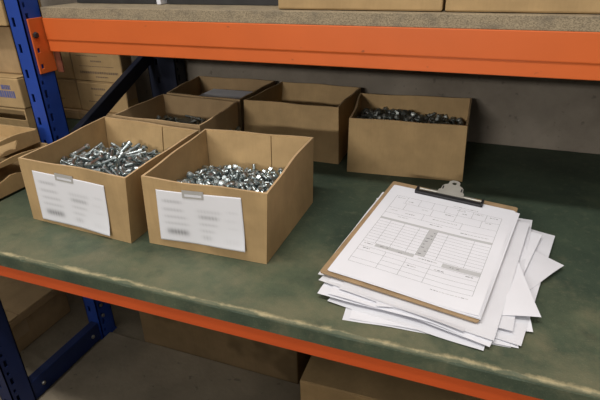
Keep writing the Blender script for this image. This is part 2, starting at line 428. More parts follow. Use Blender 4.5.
def label_sheet(root, wall_pt, c, q, seed):
    """white printed sheet taped to the front wall; q = TL, TR, BR, BL as (s, t) on the wall"""
    rnd = random.Random(seed)
    bm = bmesh.new(); NX, NY = 56, 38
    lines = [(.07, .30, .20, .030, .30), (.07, .31, .36, .030, .24), (.08, .34, .50, .028, .22), (.08, .36, .63, .028, .20), (.10, .35, .80, .060, .55),
             (.48, .75, .33, .035, .16), (.50, .72, .44, .040, .36), (.50, .70, .58, .028, .20), (.50, .66, .71, .03, .18), (.52, .62, .84, .045, .22),
             (.83, .94, .30, .02, .13), (.80, .92, .46, .03, .07), (.82, .93, .60, .02, .07), (.78, .95, .86, .06, .06)]
    def shade(u, v):
        g = 0
        for (a, b, y, hh, d) in lines:
            ex = 1/(1+math.exp(-(u-a)*70)) * 1/(1+math.exp((u-b)*70))
            g = max(g, d*ex*math.exp(-((v-y)/hh)**2)*(1+.25*math.sin(u*160+y*50)))
        return .80*(1-g)
    cols = []
    V = [[None]*(NY+1) for _ in range(NX+1)]
    for a in range(NX+1):
        for b in range(NY+1):
            u, v = a/NX, b/NY
            s = lerp(lerp(q[0][0], q[1][0], u), lerp(q[3][0], q[2][0], u), v)
            t = lerp(lerp(q[0][1], q[1][1], u), lerp(q[3][1], q[2][1], u), v)
            p = wall_pt(0, s, t, 0)
            curl = .0012+.0045*max(0, v-.55)**2*(u**2)*4+.0009*math.sin(u*7+seed)*v
            V[a][b] = bm.verts.new(p+Vector((0, -curl, 0))); cols.append(shade(u, v))
    bm.verts.ensure_lookup_table()
    for a in range(NX):
        for b in range(NY): bm.faces.new((V[a][b], V[a][b+1], V[a+1][b+1], V[a+1][b]))
    o = obj('label_sheet', bm, M['printed'], root, smooth=True)
    o['label'] = 'white printed sheet taped to the front'
    ca = o.data.color_attributes.new('print', 'FLOAT_COLOR', 'POINT')
    for i, cv in enumerate(cols): ca.data[i].color = (cv*.96, cv*.955, cv*1.0, 1)
    sd = o.modifiers.new('t', 'SOLIDIFY'); sd.thickness = .0003; sd.offset = 1
    # strip of tape over the top edge
    bm = bmesh.new(); k = 6; W = []
    for d in (.0017, .0021):
        row = []
        for a in range(k+1):
            u = lerp(.33, .58, a/k)
            s = lerp(q[0][0], q[1][0], u); t = lerp(q[0][1], q[1][1], u)
            row.append([bm.verts.new(wall_pt(0, s, min(.99, t+dt), 0)+Vector((0, -d, 0))) for dt in (-.075, .035)])
        W.append(row)
    for a in range(k):
        for d in (0, 1): bm.faces.new((W[d][a][0], W[d][a+1][0], W[d][a+1][1], W[d][a][1]))
        for e in (0, 1): bm.faces.new((W[0][a][e], W[0][a+1][e], W[1][a+1][e], W[1][a][e]))
    for e in (0, k): bm.faces.new((W[0][e][0], W[0][e][1], W[1][e][1], W[1][e][0]))
    vs = []
    for d in (.0022, .0024):
        for (u, dt) in ((.36, -.05), (.56, -.05), (.56, -.018), (.36, -.018)):
            s = lerp(q[0][0], q[1][0], u); t = lerp(q[0][1], q[1][1], u)
            vs.append(wall_pt(0, s, t+dt, 0)+Vector((0, -d, 0)))
    hexa(bm, vs[:4], vs[4:], 1)
    obj('tape', bm, [M['tape'], M['paper_b']], o)
    return o

H = .127
GB = 'open cardboard boxes on the green shelf'
boxes = {}
boxes['A'] = open_box('open cardboard box of long bolts, white label on its front, leftmost at the shelf front',
    [(-.773, .114), (-.537, .099), (-.541, .328), (-.778, .343)], [(-.7605, .108), (-.5185, .094), (-.533, .338), (-.786, .361)], H, M['card'], GB, flap=.66, seed=1)
boxes['B'] = open_box('open cardboard box of short bolts, white label on its front, nearest the clipboard',
    [(-.508, .111), (-.291, .116), (-.294, .344), (-.518, .338)], [(-.500, .109), (-.281, .112), (-.299, .366), (-.525, .351)], H, M['card'], GB, flap=.64, seed=2)
boxes['C'] = open_box('open cardboard box heaped with bolts at the back, standing rightmost, behind the clipboard',
    [(-.273, .513), (-.027, .534), (-.035, .725), (-.295, .702)], [(-.268, .504), (-.031, .519), (-.036, .738), (-.299, .714)], H, M['card'], GB, flap=0, seed=3)
boxes['D'] = open_box('empty open cardboard box at the back between bolt-filled box and paper-filled box',
    [(-.547, .553), (-.303, .548), (-.309, .757), (-.540, .760)], [(-.549, .572), (-.3125, .574), (-.311, .768), (-.534, .774)], H, M['card'], GB, flap=0, seed=4)
boxes['E'] = open_box('open cardboard box in shade behind the leftmost labelled box, a few bolts inside',
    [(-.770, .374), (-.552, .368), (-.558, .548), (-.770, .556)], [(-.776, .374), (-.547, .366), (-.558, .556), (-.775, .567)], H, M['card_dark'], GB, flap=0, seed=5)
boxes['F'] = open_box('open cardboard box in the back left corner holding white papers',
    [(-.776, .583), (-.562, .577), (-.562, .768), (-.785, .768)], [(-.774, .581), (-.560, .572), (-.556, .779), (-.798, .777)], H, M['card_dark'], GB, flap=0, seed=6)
for key, q, sd in (('A', ((.125, .85), (.80, .825), (.825, .065), (.125, .06)), 1), ('B', ((.125, .855), (.81, .905), (.842, .155), (.12, .11)), 2)):
    root, wp, B, c = boxes[key]
    label_sheet(root, wp, c, q, sd)

# white papers inside the back left box
pb = thing('paper_bundle', 'bundle of white papers lying inside the back left cardboard box', 'papers', (-.648, .672, .005))
rnd = random.Random(5)
for i in range(7):
    bm = bmesh.new()
    dx, dy = rnd.uniform(-.006, .006), rnd.uniform(-.005, .005)
    bx(bm, -.075+dx, .068+dx, -.075+dy, .060+dy, .0004+i*.0145, .014+i*.0145)
    obj('paper_pad', bm, M['paper_b'], pb, bevel=.001)

# ------------------------------------------------------------------ bolts
def long_bolt_mesh():
    L_, RS, HR, HH = .040, .0036, .0060, .0074; t = -(L_+HH)/2
    bm = bmesh.new()
    prof = [(.0029, t+.0042), (.0030, t), (.0052, t), (.0060, t+.0008), (.0060, t+HH-.0003), (.0057, t+HH), (RS*.98, t+HH+.0002), (RS*.98, t+HH+.024)]
    z = t+HH+.025
    while z < t+HH+L_-.0016:
        prof += [(RS*1.0, z), (RS*.87, z+.0008)]; z += .0016
    prof += [(RS*.8, t+HH+L_-.0004), (RS*.55, t+HH+L_)]
    return lathe(bm, prof, 14)
def short_bolt_mesh():
    L_, RS, HR, HH = .013, .0036, .0064, .0078; t = -(L_+HH)/2
    bm = bmesh.new()
    lathe(bm, [(.0048, t), (.0060, t+.0007), (.0060, t+.0062)], 6)
    b2 = [(.0063, t+.0060), (.0069, t+.0067), (.0067, t+HH), (RS, t+HH+.0002), (RS, t+HH+.003)]
    z = t+HH+.0035
    while z < t+HH+L_-.0012:
        b2 += [(RS*1.0, z), (RS*.87, z+.0008)]; z += .0016
    b2 += [(RS*.6, t+HH+L_)]
    lathe(bm, b2, 14)
    return bm
def mesh(name, bm, m):
    me = bpy.data.meshes.new(name); bmesh.ops.recalc_face_normals(bm, faces=bm.faces); bm.to_mesh(me); bm.free(); me.materials.append(m)
    for p in me.polygons: p.use_smooth = True
    me.set_sharp_from_angle(angle=R(35)); return me
ML = mesh('long_bolt', long_bolt_mesh(), M['zinc']); MS = mesh('short_bolt', short_bolt_mesh(), M['zinc']); MD = mesh('shaded_bolt', long_bolt_mesh(), M['zinc_shade']); MC = mesh('shaded_bolt', short_bolt_mesh(), M['zinc_shade'])

DATA = {
'A':'333,232,505,-148,-205,48,0;613,246,529,-152,109,21,0;997,238,559,135,272,-34,0;1426,59,542,168,-104,-157,0;1925,190,538,153,-31,-178,0;49,679,503,-160,38,4,0;498,557,546,-148,-36,-129,0;814,639,594,145,45,260,0;1441,603,629,120,209,-80,0;1849,626,602,146,-35,-192,0;194,1050,527,160,-207,64,0;506,902,569,-164,-211,-21,0;910,939,638,-107,-202,155,1;1275,995,677,171,-34,-107,1;1793,893,639,146,-33,-172,0;150,1339,523,-157,-32,-273,0;566,1311,588,178,100,-23,0;1004,1381,658,-150,107,-96,0;1377,1317,686,-182,-118,-27,1;1799,1322,652,-142,-107,95,0;275,1732,527,153,-46,41,0;421,1688,548,-172,26,16,0;926,1793,609,-176,-52,0,0;1293,1802,636,181,-102,180,0;1781,1777,615,166,21,-256,0;182,226,495,-140,189,79,0;512,247,520,144,263,14,0;943,48,612,136,117,132,0;1381,201,604,154,91,-82,0;1950,291,548,141,130,-188,0;147,676,511,186,-126,-21,0;336,703,616,26,180,237,0;1139,358,584,-129,116,-1,0;1472,463,605,192,-104,-91,0;1809,420,578,-174,-27,-159,0;243,1056,627,169,49,-151,0;638,903,591,143,-291,-5,0;928,1026,730,-101,-56,-200,1;1358,930,674,-160,205,-104,1;1816,985,681,-158,35,-184,0;225,1407,554,-159,100,40,0;435,1366,629,-226,78,38,1;869,1491,688,23,121,-24,1;1276,1484,674,153,34,-17,1;1683,1279,668,-174,-45,-199,1;164,1736,514,166,191,57,0;547,1833,609,-144,-11,208,0;834,1831,632,25,134,-139,0;1254,1956,609,170,182,-77,0;1577,1942,607,-122,211,76,0;240,256,595,173,-46,-187,0;533,112,628,-168,12,189,0;888,283,628,-66,116,-110,0;1490,48,672,-156,39,163,0;2034,48,576,217,110,-97,0;196,532,582,-122,239,-46,0;569,528,653,144,185,-92,0;915,627,605,181,-42,-58,0;1249,406,596,106,204,-73,0;1864,510,618,166,109,126,0;242,880,661,160,82,115,0;644,901,700,121,-300,-39,1;880,835,699,220,65,-76,1;1255,703,664,162,-25,-89,0;2036,975,606,-126,117,149,0;168,1372,645,156,47,263,0;346,1492,664,117,167,-95,0;927,1279,749,227,-67,-63,1;1159,1243,717,132,-285,16,1;1816,1525,669,143,57,50,0;143,1878,620,-152,-127,-30,0;701,2051,631,-82,-91,-278,0;922,2170,557,172,-49,-170,0;1372,1923,708,-149,-178,91,1;1969,2030,561,-164,-26,83,0;218,346,638,-223,31,-138,0;460,292,702,123,-5,-87,0;882,184,617,-229,91,56,0;1335,120,723,57,-202,-86,0;1735,149,606,85,-191,-130,0;261,615,655,-172,4,-259,0;504,588,743,-151,22,-235,0;1007,591,610,102,-201,-9,0;1478,336,710,-165,-44,55,0;2035,665,582,131,-113,-167,0;260,973,720,104,-182,-169,1;525,939,675,161,261,-8,0;1158,1054,769,152,198,67,1;1543,701,757,174,16,110,1;2034,1092,636,131,-34,-157,0;218,1466,749,-59,166,-208,1;334,1624,752,54,-186,-169,1;688,1423,688,207,-61,-32,1;1341,1415,734,-192,-45,-32,1;2009,1681,644,-37,196,-100,0;242,1698,631,-171,-30,-50,0;667,1793,665,213,-76,-57,1;964,2088,628,-139,-114,97,1;1104,2001,726,177,-49,86,1;1973,1883,605,176,23,-231,0;158,157,618,77,-273,-38,0;569,232,696,170,-172,-93,0;821,242,711,165,12,-11,0;1239,231,758,50,-111,214,0;2009,158,684,-106,126,-166,0;49,633,659,-117,-280,-8,0;629,572,827,-182,-47,-115,1;967,514,690,-164,-54,-178,0;1357,361,718,172,-41,46,0;1843,790,679,-142,-100,-176,0;86,1065,783,123,-194,10,1;488,939,769,179,-22,-215,1;991,760,748,134,103,161,1;1649,1238,761,-126,38,-140,1;1820,1167,764,175,-34,206,1;111,1535,806,121,26,280,1;382,1795,735,83,-108,135,1;860,1147,814,-41,40,-118,1;1148,1623,805,132,15,187,1;2109,1439,701,-95,-252,23,0;52,1947,632,-60,-254,-61,1;413,1934,625,220,27,-180,1;907,2025,684,185,27,105,1;1145,1538,727,206,-45,-160,1;2232,1924,544,-141,274,1,0;231,363,812,196,7,223,0;571,212,791,136,42,-246,0;832,165,803,163,-24,-208,0;1397,260,807,148,-19,107,0;1936,86,773,-143,117,-166,0;239,477,706,-83,203,-173,0;492,657,841,-19,103,-287,1;954,518,790,-138,-105,141,0;1360,487,824,-82,227,-50,1;1911,690,690,152,107,-168,0;48,1236,879,188,118,23,1;561,1029,821,80,80,-119,1;787,874,876,165,75,11,1;1210,644,754,-169,-17,-158,0;1877,1354,777,116,-75,126,0;691,1441,810,199,-84,28,1;528,1466,697,-250,70,-85,1;961,1690,788,-176,23,218,1;1425,1686,736,97,95,-243,1;2065,1339,684,76,93,-290,0;277,2063,690,-131,34,152,1;209,2172,617,228,34,-136,1;985,1802,713,-90,-116,-33,1;1565,2094,662,-54,126,287,1;1805,1893,657,202,72,118,0;182,173,782,-57,-68,-159,0;442,148,825,229,51,-67,0;928,239,804,-143,106,137,0;1662,322,785,16,119,-66,0;1779,233,744,-71,89,-117,0;293,604,844,161,-39,-64,1;617,723,882,-185,-64,95,1;1047,579,867,-179,118,136,1;1395,666,817,17,-171,264,1;2077,504,692,-177,46,-95,0;199,692,785,-190,11,-244,1;508,1195,779,-252,-32,156,1;930,1044,838,200,-68,-127,1;1462,904,775,157,61,-221,1;2085,1185,753,36,-139,-183,0;200,1104,810,-151,99,-18,1;536,1475,837,-145,-257,61,1;781,1895,765,18,-130,-199,1;1574,1421,781,-219,25,-83,1;1957,1550,715,-19,210,-150,0;405,2139,599,-106,-70,-172,0;638,1801,771,27,218,-168,1;1386,2172,670,211,-31,-182,1;1275,1828,765,191,-10,-152,1;1898,2094,651,135,-220,-110,0;296,150,867,292,107,34,0;714,189,888,-151,-31,-95,0;933,230,903,-131,195,-65,0;1579,273,833,-142,-38,-238,0;2062,236,706,201,-24,-230,0;310,826,860,164,-223,-54,1;566,626,942,-125,143,100,1;929,728,898,-74,107,-215,1;1760,403,759,-201,-8,97,0;1840,444,700,113,-266,-23,0;289,1043,834,93,-39,1,1;387,1239,821,239,-133,-39,1;1406,1322,785,152,-79,-31,1;1820,862,779,155,-268,-31,0;2231,1054,698,-158,-34,-6,0',
'B':'368,184,470,90,200,-69,0;619,191,484,-173,-46,55,0;1036,236,504,-144,125,-72,0;1559,363,543,4,10,-49,0;1653,56,471,165,34,140,0;281,583,487,-209,103,93,0;449,457,495,-180,122,-157,0;957,640,541,-193,-106,-133,0;1319,710,545,156,-28,-90,0;1990,481,471,-158,44,29,0;307,863,508,106,-193,-137,0;522,786,524,179,110,171,0;1039,837,559,-177,-47,156,0;1137,1015,569,217,-116,115,0;1966,1099,487,-93,208,-83,0;390,1409,520,-165,-33,-224,0;479,1232,533,172,-27,266,0;803,1451,561,140,-283,-13,1;1483,1380,551,186,-191,-94,0;1577,1226,536,181,-25,14,1;69,1673,482,161,266,7,0;448,2039,526,-242,-81,-92,1;902,2047,514,-175,28,-168,0;1477,2074,498,174,-29,54,0;1882,2160,466,185,41,175,0;111,290,463,181,-121,135,0;495,203,478,-173,-46,29,0;851,105,490,-144,-111,-120,0;1390,60,476,-191,107,138,0;1892,275,469,-74,-179,102,0;107,412,470,158,35,157,0;670,530,517,-169,-46,10,0;1059,477,524,-171,30,95,0;1544,629,514,-118,212,-43,0;1653,431,490,-180,116,68,0;58,807,527,-8,-6,118,0;221,707,488,-87,-205,147,0;937,994,567,100,-206,29,0;1457,806,535,98,211,-20,0;1591,940,538,167,-204,-77,0;63,1061,483,135,261,-17,0;642,1535,543,-189,-33,154,0;862,1190,570,-122,-204,-74,0;1176,1145,610,235,30,121,1;1968,1245,488,166,38,-159,0;386,1881,496,140,265,-20,0;304,2138,474,-221,118,118,0;958,2158,555,-1,-10,-142,1;1289,1871,528,147,-272,-5,0;1777,1574,503,-182,27,-251,0;179,66,456,-182,35,144,0;380,489,613,176,65,143,0;749,313,505,142,267,41,0;1272,299,501,108,-190,-118,0;1891,56,456,216,-113,82,0;121,540,475,-162,-32,-214,0;454,620,511,-155,-292,0,0;1106,703,547,-114,192,149,0;1286,416,516,119,236,116,0;1779,537,487,119,-191,-96,0;399,1085,525,-119,-209,61,0;629,1161,555,151,-44,123,0;767,977,557,129,268,-14,0;1603,782,541,136,-26,-70,0;2019,966,536,16,-1,96,0;56,1445,481,134,273,-30,0;728,1413,635,80,99,205,1;1103,1314,573,176,40,12,1;1353,1463,554,188,40,194,1;1680,1328,522,-176,-25,27,0;184,1796,482,-207,103,-40,0;450,1512,523,168,30,51,0;1012,1640,556,-185,-44,-60,0;1119,1546,563,-219,109,-116,1;1621,1791,509,-83,-203,-119,1;273,355,475,100,-206,48,0;532,363,522,-81,226,-75,0;873,286,502,93,-208,61,0;1505,198,482,183,-47,160,0;1965,166,461,-178,67,148,0;62,534,591,75,206,-76,0;570,620,527,145,229,-12,0;995,383,551,-252,85,-24,0;1436,499,515,-155,40,58,0;1643,571,539,-237,55,-110,0;168,821,543,283,-24,-45,0;332,810,629,-236,102,97,0;703,899,621,257,78,-125,0;1428,978,547,113,-190,-58,0;1994,810,519,-85,269,63,0;184,1139,549,13,7,-207,0;669,1272,554,-188,33,94,0;910,1421,567,176,33,-52,1;1216,1328,573,-168,-32,9,0;1793,1151,508,-224,125,-70,0;242,1495,499,-206,-125,-26,0;493,1714,517,182,107,36,0;785,1819,532,174,-29,169,0;1406,1579,550,146,-44,-138,0;1958,1730,479,-172,-30,99,0;227,199,507,244,30,-130,0;728,61,600,-171,39,-162,0;986,55,514,-129,-45,165,0;1363,125,572,-100,314,0,0;1670,236,480,-170,10,39,0;200,536,576,-48,-144,230,0;785,489,581,153,35,-2,0;881,782,551,120,-209,139,0;1242,558,558,-213,22,-145,0;2023,530,572,160,286,21,0;101,925,535,250,-21,42,0;548,893,533,-184,-109,-178,0;1179,884,663,-217,32,36,1;1209,857,557,-192,120,-19,0;2022,1104,615,110,25,11,0;106,1279,487,206,102,-9,0;421,1559,646,121,273,-7,1;1097,1614,669,-166,39,-85,1;1405,1203,555,167,-38,-143,1;2021,1475,531,-5,9,-37,0;288,1905,561,82,-5,219,1;720,1683,591,11,-2,-221,0;1235,2163,501,-88,197,-70,1;1360,1726,536,-89,-207,-143,1;2023,1891,468,-105,208,25,0;62,122,516,-59,233,85,0;586,274,576,133,-72,-91,0;875,251,608,155,-5,202,0;1257,175,536,247,41,75,0;1576,57,592,-187,43,-191,0;289,686,624,80,-23,-257,0;561,464,605,-173,-44,60,0;1016,566,607,131,127,-181,0;1419,652,596,200,-101,-134,0;1887,386,521,-72,-97,-253,0;231,1021,500,167,-34,220,0;677,773,583,233,-22,102,0;851,977,641,96,282,-43,0;1298,902,608,85,-190,109,0;1767,924,511,-156,30,225,0;252,1299,510,-151,106,-23,0;601,1212,669,-176,46,233,1;1003,1134,628,-304,-2,97,1;1346,1330,606,46,-244,48,1;1684,1122,569,238,-2,-28,1;101,1816,584,-90,-273,-79,1;616,1923,512,-187,-46,-2,1;858,1679,549,-88,197,32,0;1493,1914,514,-40,174,255,1;1732,1773,501,-160,34,260,0;358,365,618,26,58,201,0;705,182,588,-240,-26,-153,0;1135,165,543,-1,10,-165,0;1183,56,530,246,11,-112,0;1948,106,552,-193,53,90,0;60,411,645,-121,29,18,0;744,661,567,-131,80,174,0;898,481,571,-44,242,88,0;1252,338,615,193,-31,-152,0;2009,381,643,75,-128,-228,0;300,954,571,124,-30,-74,0;424,986,648,45,210,-132,1;1058,735,644,205,16,-128,0;1191,1028,665,-225,39,-162,1;2025,694,683,139,-279,26,0;358,1286,560,251,61,79,0;528,1657,613,216,60,28,1;998,1287,611,126,8,67,1;1569,1228,665,159,223,-87,1;1634,1560,521,106,213,46,0;173,1577,545,98,-24,-6,0;876,1935,565,238,51,-76,1;1191,1751,573,-120,-119,-69,1;1616,2106,490,-4,-171,155,0;1969,1582,536,-106,65,-136,0;68,243,632,12,-10,118,0;380,65,547,210,12,-147,0;942,119,607,166,102,190,0;1076,55,651,210,24,-120,0;1736,203,594,126,26,-127,0;175,354,563,102,-145,-216,0;800,722,660,176,-79,-156,0;1067,437,643,73,-203,-125,0;1387,788,663,112,-204,-69,0;1970,676,482,-168,42,-171,0;243,1057,604,-255,-97,6,1;575,1003,595,-88,78,-278,0;984,864,657,-15,-216,13,1;1325,1103,595,59,-115,-147,1;1712,944,630,118,197,-44,1;110,1234,598,-138,-123,-172,1;563,1393,577,235,200,27,0;767,1194,679,207,31,-18,1;1561,1084,599,21,-313,-71,1;1903,1412,497,-122,-232,-28,0;327,1708,500,-125,271,65,0;609,1698,534,158,187,-4,1;1005,1892,532,-170,45,253,1;1561,2067,578,104,-252,60,1;1882,1695,560,104,-19,123,0;179,119,584,-172,15,75,0;484,379,680,-172,-236,53,0;1056,243,621,-141,-58,186,0;1467,298,558,-19,-241,-51,0;1773,380,619,266,52,74,0;396,591,672,-49,132,233,0;463,696,616,-204,26,131,0;1006,628,698,-129,64,-183,0;1226,631,666,62,235,80,0;1828,806,496,164,-35,-158,0;122,891,686,-195,9,-100,1;699,782,744,70,-195,-191,1;992,753,731,-273,57,31,1;1587,785,656,-109,263,45,0;1864,1174,607,-23,72,-236,0;84,1375,631,-108,-53,231,1;481,1252,684,64,65,20,0;1071,1432,700,0,-225,-34,1;1244,1295,691,-195,-102,138,1;1885,1492,601,-121,229,94,0;130,2067,466,170,-38,114,1;724,2053,506,-189,-42,19,0;1118,1844,537,-99,-210,-123,1;1228,1568,606,-241,-27,-29,1;1963,2061,465,-185,36,-140,0;116,56,689,157,-122,137,0;762,363,670,69,216,-118,0;1183,243,716,185,2,-71,0;1406,194,652,6,145,-88,0;1961,218,573,192,78,-131,0;170,462,675,112,-218,72,0;297,877,724,-112,78,-259,1;1261,438,705,-16,-236,-48,0;1352,478,614,105,-294,64,0;1854,478,586,-180,37,154,0;303,1168,652,-111,15,171,1;479,877,680,277,-38,-37,1;1038,980,721,-95,2,-193,1;1307,922,729,242,-95,7,1;1875,891,580,220,-40,175,0;267,1508,609,145,-23,-34,0;630,1530,661,28,-166,135,1;851,1415,665,-154,292,-22,1;1514,1353,659,-137,217,-49,1;1696,1472,592,194,31,-126,0;508,1950,557,16,299,-74,1;550,2140,489,130,204,115,0;869,1636,680,167,61,76,1;1537,1811,602,-270,60,79,1;1709,1990,487,-126,-272,-59,0;391,177,601,138,-71,-80,0;558,56,564,3,277,-49,0;785,110,697,114,-249,66,0;1223,103,713,-29,94,-239,0;1627,263,582,123,-288,-55,0;111,704,556,-225,-7,178,0;686,567,655,-140,16,-69,0;918,478,731,-60,-297,-53,0;1501,500,630,214,-4,79,0;1749,700,502,167,17,-175,0;65,1047,652,-106,-86,274,1;577,817,709,-47,231,84,1;891,1191,684,-100,289,5,1;1326,1056,701,202,-74,42,1;1951,860,662,-13,263,24,0;55,1575,611,129,114,-45,1;540,1413,684,165,-38,25,1;676,1432,738,-164,4,-31,1;1406,1640,663,-179,13,-217,1;1787,1386,549,-80,281,43,0;113,1957,469,171,43,165,0;627,2020,585,-51,236,107,1;852,1838,624,218,48,184,1;1303,2081,548,223,32,-25,1;1817,2023,529,56,-279,75,0;283,281,673,53,-243,164,0;536,203,688,-175,-15,-76,0;920,88,741,89,-82,-130,0;1597,432,680,-141,-31,169,0;1938,611,715,9,-237,164,0;133,658,703,73,-226,-118,0;586,601,712,63,-246,-10,0;820,873,737,262,5,54,1;1381,627,716,-2,-233,-96,0;1872,631,609,193,126,-39,0;434,1156,730,207,-80,57,1;673,1057,672,-273,128,-32,1;931,882,758,-51,-274,-13,1;1511,946,654,-84,-181,109,1;1888,1010,619,-159,-45,204,0;246,1321,684,-128,-115,-1,1;555,1296,781,137,137,63,1;948,1448,725,99,261,-19,1;1402,1513,645,219,-55,94,1;2024,1359,538,307,-23,-34,0;209,1797,619,-69,-166,-63,1;1132,2018,518,173,-29,98,1;978,1784,639,-138,-110,-64,1;1485,1706,620,-124,-166,75,1;1912,1917,509,-142,15,-89,0;224,183,673,-95,129,-147,0;659,359,716,230,-49,-37,0;931,354,679,232,74,-86,0;1345,110,741,-160,-68,-5,0;1874,330,624,46,-288,-7,0;159,777,728,-152,69,208,1;346,702,730,14,250,25,1;799,555,708,129,-22,-92,0;1492,745,758,96,-287,-71,1;1694,717,603,162,4,-56,0;179,1577,665,68,137,-101,1;601,973,721,-157,11,-215,1;630,1142,751,53,216,83,1;1413,1134,663,-59,192,-153,1;1781,743,707,224,-33,68,1;101,1192,722,-207,106,37,1;384,1409,677,-77,113,-137,1;759,1585,720,284,-100,-46,1;1661,1376,640,-49,-257,78,1;1947,1269,652,-273,1,-170,0;359,1756,613,-153,-21,283,1;561,1820,644,-163,8,-185,1;1351,1818,606,117,115,-121,1;1454,1993,593,-109,101,-161,1;1765,1698,625,-191,27,44,0;143,209,776,-172,-61,5,0;681,55,747,103,-117,187,0;994,191,723,210,93,150,0;1455,338,686,-46,-85,271,0;1788,99,597,-114,103,-76,0',
